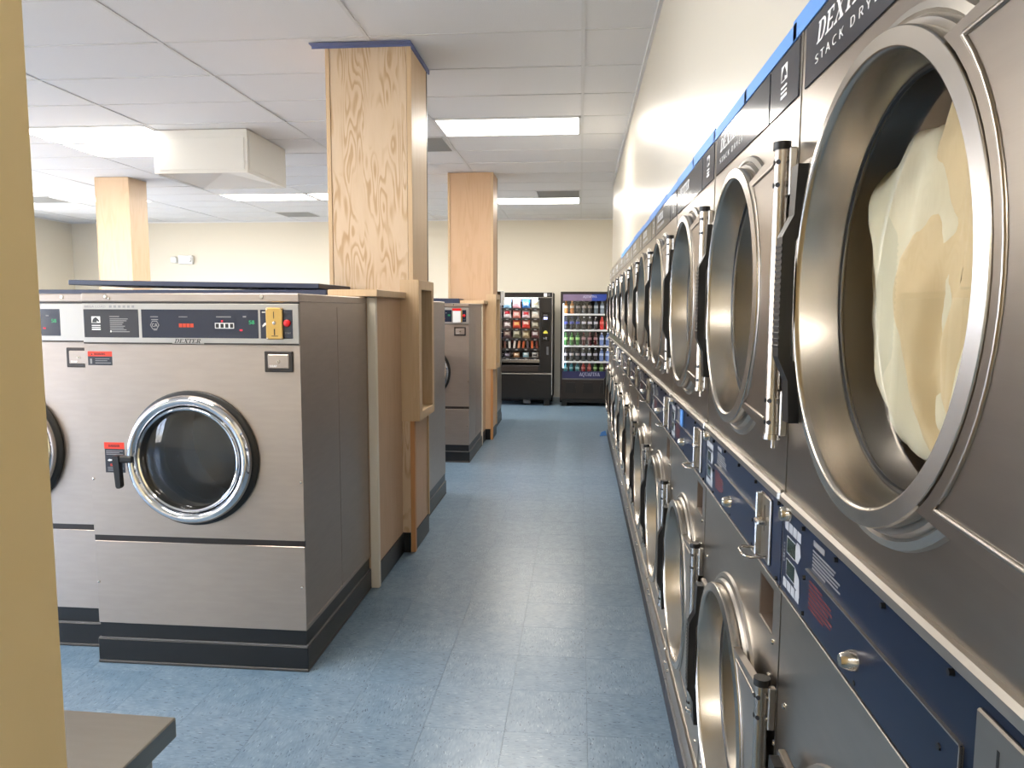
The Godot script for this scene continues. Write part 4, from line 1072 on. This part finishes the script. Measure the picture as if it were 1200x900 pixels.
# ------------------------------------------------------------------ vending machines
func bag_mesh(w: float, h: float, d: float) -> ArrayMesh:
	var g := Geo.new()
	var n := 6
	for side in [1.0, -1.0]:
		for j in n:
			for i in n:
				var p := []
				for q in [[i, j], [i + 1, j], [i + 1, j + 1], [i, j + 1]]:
					var a: float = q[0] / float(n) * 2 - 1
					var b: float = q[1] / float(n) * 2 - 1
					var k: float = (1 - a * a) * (1 - b * b * b * b)
					p.append(V(a * w / 2 * (1 - 0.06 * (1 - b * b)), h / 2 + b * h / 2, side * (0.002 + d / 2 * k)))
				if side > 0: g.quad(p[0], p[1], p[2], p[3])
				else: g.quad(p[3], p[2], p[1], p[0])
	return g.mesh()
func build_snacks() -> void:
	var z := -12.0
	var t := thing("snack_machine", V(-0.93, 0, z), 0, "black snack vending machine with lit glass front by the far wall", "vending machine")
	var hw := 0.495
	var lx := -0.475      # window
	var rx := 0.285
	var g := Geo.new()
	g.box(V(-hw, 0.10, -0.88), V(-hw + 0.02, 1.83, -0.02)).box(V(hw - 0.02, 0.10, -0.88), V(hw, 1.83, -0.02)).box(V(-hw, 1.81, -0.88), V(hw, 1.83, -0.02)).box(V(-hw, 0.10, -0.88), V(hw, 1.83, -0.86)).box(V(-hw, 0.10, -0.86), V(hw, 0.60, -0.02))
	g.box(V(rx + 0.01, 0.60, -0.86), V(hw - 0.02, 1.81, -0.02))
	put(g, "cabinet", M.black, t)
	put(Geo.new().box(V(-hw, 1.755, -0.02), V(hw, 1.83, 0.012), 0.003).box(V(rx, 0.52, -0.02), V(hw - 0.012, 1.755, 0.012), 0.003).box(V(-hw, 0.13, -0.02), V(hw - 0.015, 0.515, 0.008), 0.003).box(V(-hw, 0.52, -0.02), V(rx, 0.66, 0.006), 0.003).box(V(-hw, 0.66, -0.02), V(lx, 1.755, 0.01), 0.003), "door_front", M.black_panel, t)
	g = Geo.new().box(V(hw - 0.012, 0.18, -0.02), V(hw, 1.83, 0.016), 0.002).box(V(-hw, 0.512, 0.0), V(hw - 0.012, 0.526, 0.014), 0.002).box(V(-hw, 1.746, 0.0), V(hw - 0.012, 1.756, 0.014), 0.002)
	put(g, "metal_trim", M.steel_trim, t)
	put(Geo.new().box(V(lx, 0.70, 0.004), V(rx, 0.75, 0.02), 0.004), "tray_ledge", M.chrome_soft, t)
	put(Geo.new().box(V(lx + 0.05, 0.56, 0.004), V(rx - 0.02, 0.655, 0.012), 0.004), "delivery_flap", M.groove, t)
	g = Geo.new()
	for x in [-0.46, 0.36]: g.box(V(x, 0.0, -0.10), V(x + 0.09, 0.10, -0.02))
	g.box(V(-hw + 0.02, 0.0, -0.86), V(hw - 0.02, 0.10, -0.60))
	put(g, "foot", M.black, t)
	put(Geo.new().box(V(0.02, 0.03, -0.1), V(0.14, 0.09, -0.05)), "foot_block", M.base_edge, t)
	var kp := put(Geo.new().box(V(0.32, 1.05, 0.011), V(0.455, 1.52, 0.016), 0.002), "selection_panel", M.black_gloss, t)
	put(Geo.new().box(V(0.35, 1.40, 0.016), V(0.41, 1.44, 0.019)), "screen", M.blue_screen, kp)
	put(Geo.new().prism(PackedVector2Array([Vector2(0.345, 1.175), Vector2(0.415, 1.175), Vector2(0.415, 1.195), Vector2(0.39, 1.22), Vector2(0.37, 1.22), Vector2(0.345, 1.195)]), 0.016, 0.020), "bill_slot", M.bill_yellow, kp)
	put(Geo.new().box(V(0.352, 1.085, 0.016), V(0.365, 1.105, 0.02)).box(V(0.385, 1.08, 0.016), V(0.40, 1.12, 0.02)).box(V(0.345, 1.465, 0.016), V(0.41, 1.475, 0.018)), "key", M.ink_grey, kp)
	put(Geo.new().box(V(0.40, 0.83, 0.011), V(0.435, 0.96, 0.018), 0.003), "coin_return", M.base_edge, t)
	put(Geo.new().box(V(0.35, 1.765, 0.012), V(0.40, 1.82, 0.015)), "price_note", M.ink_white, t)
	put(Geo.new().box(V(0.415, 1.775, 0.012), V(0.45, 1.81, 0.018), 0.003), "lock", M.base_edge, t)
	put(Geo.new().box(V(lx, 0.75, -0.004), V(rx, 1.746, 0.001)), "glass", M.glass, t)
	put(Geo.new().box(V(lx, 0.76, -0.50), V(rx, 1.80, -0.49)), "inner_back", M.inner_dark, t)
	# light tube at the top of the case
	put(Geo.new().tube([V(lx + 0.03, 1.738, -0.035), V(rx - 0.03, 1.738, -0.035)], 0.011, 10), "light_tube", glow(Color(0.95, 0.97, 1.0), 3.0), t)
	var a := AreaLight3D.new()
	a.name = "tube_light"
	a.area_size = Vector2(rx - lx - 0.08, 0.04)
	a.light_color = Color(0.93, 0.96, 1.0)
	a.light_energy = 0.16
	a.shadow_enabled = true
	a.position = V((lx + rx) / 2, 1.722, -0.045)
	a.rotation.x = -PI / 2 + 0.35
	t.add_child(a)
	# shelves and bags
	var rows := [1.575, 1.415, 1.25, 1.09, 0.925, 0.775]
	var cols := [
		[Color(0.9, 0.92, 0.95), Color(0.62, 0.80, 0.92), Color(0.90, 0.66, 0.70), Color(0.12, 0.48, 0.78), Color(0.85, 0.88, 0.86)],
		[Color(0.87, 0.88, 0.93), Color(0.88, 0.85, 0.86), Color(0.90, 0.55, 0.50), Color(0.86, 0.78, 0.82), Color(0.84, 0.80, 0.74)],
		[Color(0.80, 0.70, 0.60), Color(0.50, 0.42, 0.42), Color(0.82, 0.26, 0.16), Color(0.80, 0.22, 0.20), Color(0.48, 0.45, 0.38)],
		[Color(0.16, 0.30, 0.60), Color(0.34, 0.24, 0.26), Color(0.46, 0.46, 0.36), Color(0.55, 0.48, 0.36), Color(0.40, 0.22, 0.26)],
		[], 
		[Color(0.36, 0.34, 0.44), Color(0.24, 0.22, 0.26), Color(0.62, 0.45, 0.28), Color(0.52, 0.66, 0.72), Color(0.75, 0.75, 0.74)],
	]
	var second := [
		[Color(0.75, 0.86, 0.95), Color(0.92, 0.94, 0.96), Color(0.93, 0.88, 0.90), Color(0.86, 0.92, 0.96), Color(0.90, 0.86, 0.70)],
		[Color(0.30, 0.34, 0.55), Color(0.80, 0.16, 0.24), Color(0.92, 0.82, 0.78), Color(0.78, 0.20, 0.26), Color(0.86, 0.88, 0.86)],
		[Color(0.92, 0.86, 0.76), Color(0.88, 0.86, 0.86), Color(0.92, 0.70, 0.40), Color(0.92, 0.74, 0.70), Color(0.76, 0.74, 0.66)],
		[Color(0.80, 0.86, 0.94), Color(0.62, 0.56, 0.52), Color(0.84, 0.82, 0.72), Color(0.80, 0.74, 0.60), Color(0.84, 0.80, 0.80)],
		[],
		[Color(0.74, 0.72, 0.80), Color(0.55, 0.52, 0.58), Color(0.90, 0.84, 0.76), Color(0.85, 0.90, 0.92), Color(0.30, 0.30, 0.32)],
	]
	var hue := [["white", "pale blue", "pink", "bright blue", "off-white"], ["white and navy", "white and crimson", "salmon", "white and red", "cream"], ["tan", "brown and white", "orange-red", "red", "olive grey"], ["navy", "dark maroon", "khaki", "golden brown", "plum"], [], ["lilac grey", "charcoal", "brown and cream", "pale teal", "light grey"]]
	var nth := ["top", "second", "third", "fourth", "fifth", "bottom"]
	var bag := bag_mesh(0.128, 0.135, 0.05)
	var band := bag_mesh(0.085, 0.055, 0.02)
	for r in 6:
		var y: float = rows[r]
		put(Geo.new().box(V(lx + 0.004, y - 0.016, -0.48), V(rx - 0.004, y, -0.035)).box(V(lx + 0.004, y - 0.03, -0.038), V(rx - 0.004, y + 0.006, -0.034)), "shelf", M.inner_dark, t)
		g = Geo.new()
		for k in 5: g.box(V(lx + 0.06 + k * 0.152, y - 0.026, -0.034), V(lx + 0.10 + k * 0.152, y - 0.006, -0.032))
		put(g, "price_tag", M.ink_grey, t)
		if r == 4:
			for k in 10:
				var cc: Color = [Color(0.75, 0.22, 0.10), Color(0.85, 0.58, 0.28), Color(0.42, 0.28, 0.24), Color(0.86, 0.84, 0.82), Color(0.90, 0.86, 0.82), Color(0.82, 0.55, 0.40), Color(0.72, 0.34, 0.16), Color(0.34, 0.30, 0.34), Color(0.84, 0.40, 0.20), Color(0.46, 0.20, 0.16)][k]
				var nm: String = ["rust red", "golden", "cocoa brown", "white", "ivory", "peach", "burnt orange", "slate", "orange", "dark red"][k]
				var s := put(Geo.new().box(V(-0.018, 0, -0.012), V(0.018, 0.125, 0.012), 0.006), "candy_bar", mat(cc, 0.35), self, V(-0.93 + lx + 0.045 + k * 0.074, y + 0.001, z - 0.07))
				s.rotation.z = -0.12 if k > 3 and k < 7 else 0.0
				if s.rotation.z: s.position.y += 0.003
				tag(s, "%s candy bar on the fifth shelf of the snack machine" % nm, "candy bar", "candy bars in the snack machine")
			continue
		for k in 5:
			var s := put(bag, "snack_bag", mat(cols[r][k], 0.3), self, V(-0.93 + lx + 0.078 + k * 0.152, y + 0.001, z - 0.075))
			put(band, "label_band", mat(second[r][k], 0.35), s, V(0, 0.04 + 0.012 * ((k + r) % 3), 0.018))
			if r == 5: s.scale = V(0.8, 0.66, 1)
			tag(s, "%s snack bag on the %s shelf of the snack machine" % [hue[r][k], nth[r]], "snack bag", "snack bags in the vending machine")
func build_drinks() -> void:
	var z := -12.0
	var t := thing("drinks_machine", V(0.165, 0, z), 0, "dark drinks vending machine full of bottles behind lit glass", "vending machine")
	var hw := 0.475
	var g := Geo.new()
	g.box(V(-hw, 0.06, -0.85), V(-hw + 0.03, 1.845, -0.02)).box(V(hw - 0.03, 0.06, -0.85), V(hw, 1.845, -0.02)).box(V(-hw, 1.815, -0.85), V(hw, 1.845, -0.02)).box(V(-hw, 0.06, -0.85), V(hw, 1.845, -0.82)).box(V(-hw, 0.06, -0.82), V(hw, 0.46, -0.02))
	put(g, "cabinet", M.black, t)
	g = Geo.new().box(V(-hw, 0.10, -0.02), V(-hw + 0.035, 1.845, 0.012), 0.004).box(V(hw - 0.035, 0.10, -0.02), V(hw, 1.845, 0.012), 0.004).box(V(-hw + 0.035, 1.81, -0.02), V(hw - 0.035, 1.845, 0.012), 0.004).box(V(-hw + 0.035, 0.12, -0.02), V(hw - 0.035, 0.435, 0.010), 0.003)
	put(g, "door_frame", M.brown_black, t)
	for x in [-0.30, -0.02, 0.25]:
		put(Geo.new().prism(PackedVector2Array([Vector2(x - 0.09, 0.22), Vector2(x + 0.09, 0.22), Vector2(x + 0.07, 0.385), Vector2(x - 0.07, 0.385)]), 0.008, 0.016), "embossed_panel", M.black, t)
	g = Geo.new()
	for x in [-0.44, 0.36]: g.box(V(x, 0.0, -0.10), V(x + 0.08, 0.06, -0.03))
	g.box(V(-hw + 0.02, 0.0, -0.8), V(hw - 0.02, 0.06, -0.5))
	put(g, "foot", M.black, t)
	put(Geo.new().box(V(-hw + 0.035, 0.435, -0.004), V(hw - 0.035, 0.452, 0.010), 0.002), "metal_trim", M.base_edge, t)
	var lowb := put(Geo.new().box(V(-hw + 0.036, 0.455, -0.006), V(hw - 0.036, 0.57, 0.002)), "lower_banner", M.banner_navy, t)
	put(Geo.new().text("AQUAFINA", Rect2(-0.165, 0.475, 0.33, 0.075), 0.0022, true, false), "banner_lettering", M.ink_pale, lowb)
	var upb := put(Geo.new().box(V(-hw + 0.036, 1.70, -0.006), V(-0.04, 1.808, 0.002)).box(V(-0.04, 1.70, -0.006), V(0.02, 1.808, 0.002)), "upper_banner", M.banner_mauve, t)
	put(Geo.new().box(V(0.02, 1.70, -0.006), V(hw - 0.036, 1.808, 0.002)), "upper_banner_blue", M.banner_blue, upb)
	put(Geo.new().text("AQUAFINA", Rect2(-0.12, 1.735, 0.22, 0.05), 0.0022, true, false), "banner_lettering", M.ink_pale, upb)
	put(Geo.new().box(V(hw - 0.06, 1.765, 0.002), V(hw - 0.04, 1.80, 0.006)), "note", M.ink_white, upb)
	put(Geo.new().box(V(-hw + 0.036, 0.57, -0.004), V(hw - 0.036, 1.70, 0.001)), "glass", M.glass, t)
	put(Geo.new().box(V(-hw + 0.03, 0.47, -0.45), V(hw - 0.03, 1.815, -0.44)), "inner_back", M.inner_dark, t)
	for x in [-hw + 0.045, hw - 0.045]:
		put(Geo.new().tube([V(x, 0.62, -0.03), V(x, 1.66, -0.03)], 0.008, 8), "light_tube", glow(Color(0.9, 0.95, 1.0), 2.5), t)
		var a := AreaLight3D.new()
		a.name = "tube_light"
		a.area_size = Vector2(0.03, 1.0)
		a.light_color = Color(0.88, 0.94, 1.0)
		a.light_energy = 0.09
		a.shadow_enabled = true
		a.position = V(x + (0.012 if x < 0 else -0.012), 1.14, -0.04)
		a.rotation.y = -0.9 if x < 0 else 0.9
		t.add_child(a)
	# shelves and bottles
	var rows := [1.465, 1.215, 0.965, 0.715, 0.505]
	rows = [1.49, 1.235, 0.98, 0.725, 0.52]
	var kinds := {
		"orange": [Color(0.66, 0.40, 0.12), Color(0.80, 0.72, 0.62), Color(0.85, 0.5, 0.1)], "dark": [Color(0.10, 0.07, 0.07), Color(0.66, 0.62, 0.62), Color(0.2, 0.2, 0.2)],
		"grey": [Color(0.45, 0.50, 0.55), Color(0.80, 0.84, 0.88), Color(0.3, 0.35, 0.5)], "clear": [Color(0.70, 0.78, 0.86), Color(0.45, 0.60, 0.80), Color(0.9, 0.92, 0.95)],
		"navy": [Color(0.06, 0.07, 0.14), Color(0.14, 0.20, 0.55), Color(0.10, 0.12, 0.35)], "cola": [Color(0.09, 0.06, 0.08), Color(0.75, 0.74, 0.80), Color(0.85, 0.86, 0.88)],
		"red": [Color(0.75, 0.12, 0.10), Color(0.85, 0.35, 0.32), Color(0.80, 0.12, 0.10)], "green": [Color(0.10, 0.34, 0.08), Color(0.62, 0.80, 0.48), Color(0.16, 0.45, 0.12)],
		"maroon": [Color(0.25, 0.05, 0.07), Color(0.62, 0.45, 0.48), Color(0.45, 0.12, 0.14)], "blue": [Color(0.36, 0.45, 0.66), Color(0.72, 0.78, 0.90), Color(0.88, 0.9, 0.94)],
		"teal": [Color(0.10, 0.42, 0.46), Color(0.50, 0.68, 0.72), Color(0.3, 0.5, 0.55)], "brick": [Color(0.55, 0.14, 0.10), Color(0.70, 0.35, 0.30), Color(0.6, 0.15, 0.12)],
		"lime": [Color(0.22, 0.36, 0.12), Color(0.60, 0.72, 0.50), Color(0.3, 0.4, 0.2)], "violet": [Color(0.30, 0.22, 0.42), Color(0.85, 0.80, 0.90), Color(0.6, 0.5, 0.7)],
	}
	var lay := [
		["orange", "orange", "dark", "dark", "dark", "grey", "grey", "clear", "clear"],
		["navy", "navy", "navy", "cola", "cola", "cola", "red", "red", "red"],
		["green", "green", "green", "maroon", "maroon", "maroon", "blue", "blue", "blue"],
		["dark", "dark", "dark", "cola", "cola", "cola", "blue", "blue", "blue"],
		["teal", "teal", "teal", "brick", "brick", "lime", "lime", "violet", "violet"],
	]
	var nth := ["top", "second", "third", "fourth", "bottom"]
	var body := bottle_mesh(0)
	var lab := bottle_mesh(1)
	var cap := bottle_mesh(2)
	var made := {}
	for r in 5:
		var y: float = rows[r]
		put(Geo.new().box(V(-hw + 0.036, y - 0.022, -0.43), V(hw - 0.036, y, -0.05)).box(V(-hw + 0.036, y - 0.022, -0.052), V(hw - 0.036, y + 0.004, -0.045), 0.001), "shelf", M.shelf_white, t)
		for k in 9:
			var nm: String = lay[r][k]
			var key := "%d%s" % [r, nm]
			var at := V(0.165 - hw + 0.085 + k * 0.0965, y + 0.001, z - 0.10)
			var lb := "%s bottle on the %s shelf of the drinks machine" % [{"cola": "dark white-capped", "navy": "dark blue-labelled", "blue": "pale blue", "clear": "clear", "lime": "dull green", "brick": "brick red", "violet": "purple"}.get(nm, nm), nth[r]]
			var same: Array = []
			for q in 9:
				if lay[r][q] == nm: same.append(q)
			if same.size() > 1: lb = ("leftmost " if k == same[0] else "rightmost " if k == same[-1] else "middle ") + lb
			if made.has(key):
				copy(made[key], at, 0, lb)
				continue
			var cs: Array = kinds[nm]
			var b := put(body, "drink_bottle", mat(cs[0], 0.12), self, at)
			put(lab, "label", mat(cs[1], 0.4), b)
			put(cap, "cap", mat(cs[2], 0.4), b)
			if r == 4: b.scale = V(1, 0.85, 1)
			tag(b, lb, "bottle", "%s bottles on the %s shelf" % [nm, nth[r]])
			made[key] = b
func bottle_mesh(part: int) -> ArrayMesh:
	var g := Geo.new()
	g.xf = Transform3D(Basis(V(1, 0, 0), V(0, 0, -1), V(0, 1, 0)), Vector3.ZERO)      # axis up
	if part == 0: g.lathe([Vector2(0, 0), Vector2(0.026, 0.0), Vector2(0.032, 0.006), Vector2(0.033, 0.06), Vector2(0.030, 0.075), Vector2(0.033, 0.09), Vector2(0.033, 0.135), Vector2(0.028, 0.155), Vector2(0.016, 0.178), Vector2(0.012, 0.190), Vector2(0.012, 0.198)], Vector3.ZERO, 18)
	elif part == 1: g.lathe([Vector2(0.0332, 0.092), Vector2(0.0338, 0.093), Vector2(0.0338, 0.130), Vector2(0.0332, 0.131)], Vector3.ZERO, 18)
	else: g.lathe([Vector2(0.0145, 0.193), Vector2(0.0145, 0.207), Vector2(0.013, 0.209), Vector2(0, 0.209)], Vector3.ZERO, 14)
	return g.mesh()

const TINY := ["screw", "bolt", "small_print", "warning_print", "instruction_print", "print", "hinge_cap", "price_tag", "coin_plate_screw", "door_label_print", "model_print", "key", "selector_button", "led_digits", "led_lamp", "display"]
const LIGHT_E := 4.6
func _ready() -> void:
	rng.seed = 7
	# camera
	var cam := Camera3D.new()
	cam.name = "camera"
	add_child(cam)
	cam.position = V(0, 1.55, 0)
	cam.rotation_degrees = V(-5.69, 5.19, 0.18)
	cam.fov = 54.69
	cam.near = 0.02
	cam.current = true
	# sky seen through the shop windows; exposure
	var we := WorldEnvironment.new()
	we.name = "environment"
	var env := Environment.new()
	env.background_mode = Environment.BG_SKY
	var sm := ProceduralSkyMaterial.new()
	sm.sky_top_color = Color(0.62, 0.74, 0.92)
	sm.sky_horizon_color = Color(0.86, 0.90, 0.96)
	sm.ground_bottom_color = Color(0.72, 0.70, 0.67)
	sm.ground_horizon_color = Color(0.78, 0.77, 0.75)
	var sky := Sky.new()
	sky.sky_material = sm
	env.sky = sky
	env.background_energy_multiplier = 16.0
	env.tonemap_mode = Environment.TONE_MAPPER_LINEAR
	env.tonemap_exposure = 1.42
	env.sdfgi_enabled = true
	env.ssao_enabled = true
	env.ssil_enabled = true
	we.environment = env
	add_child(we)
	make_materials()
	M.black_panel = mat(Color(0.085, 0.075, 0.07), 0.3)
	M.brown_black = mat(Color(0.12, 0.09, 0.08), 0.35)
	M.inner_dark = mat(Color(0.07, 0.06, 0.065), 0.6)
	M.blue_screen = glow(Color(0.25, 0.4, 1.0), 1.2)
	M.bill_yellow = mat(Color(0.78, 0.76, 0.28), 0.5)
	M.banner_navy = mat(Color(0.13, 0.14, 0.30), 0.3)
	M.banner_mauve = mat(Color(0.42, 0.36, 0.46), 0.3)
	M.banner_blue = mat(Color(0.14, 0.22, 0.52), 0.3)
	M.ink_pale = mat(Color(0.72, 0.72, 0.80), 0.4)
	M.shelf_white = mat(Color(0.90, 0.91, 0.92), 0.4)
	build_room()
	build_dryers()
	build_islands()
	build_fittings()
	build_snacks()
	build_drinks()
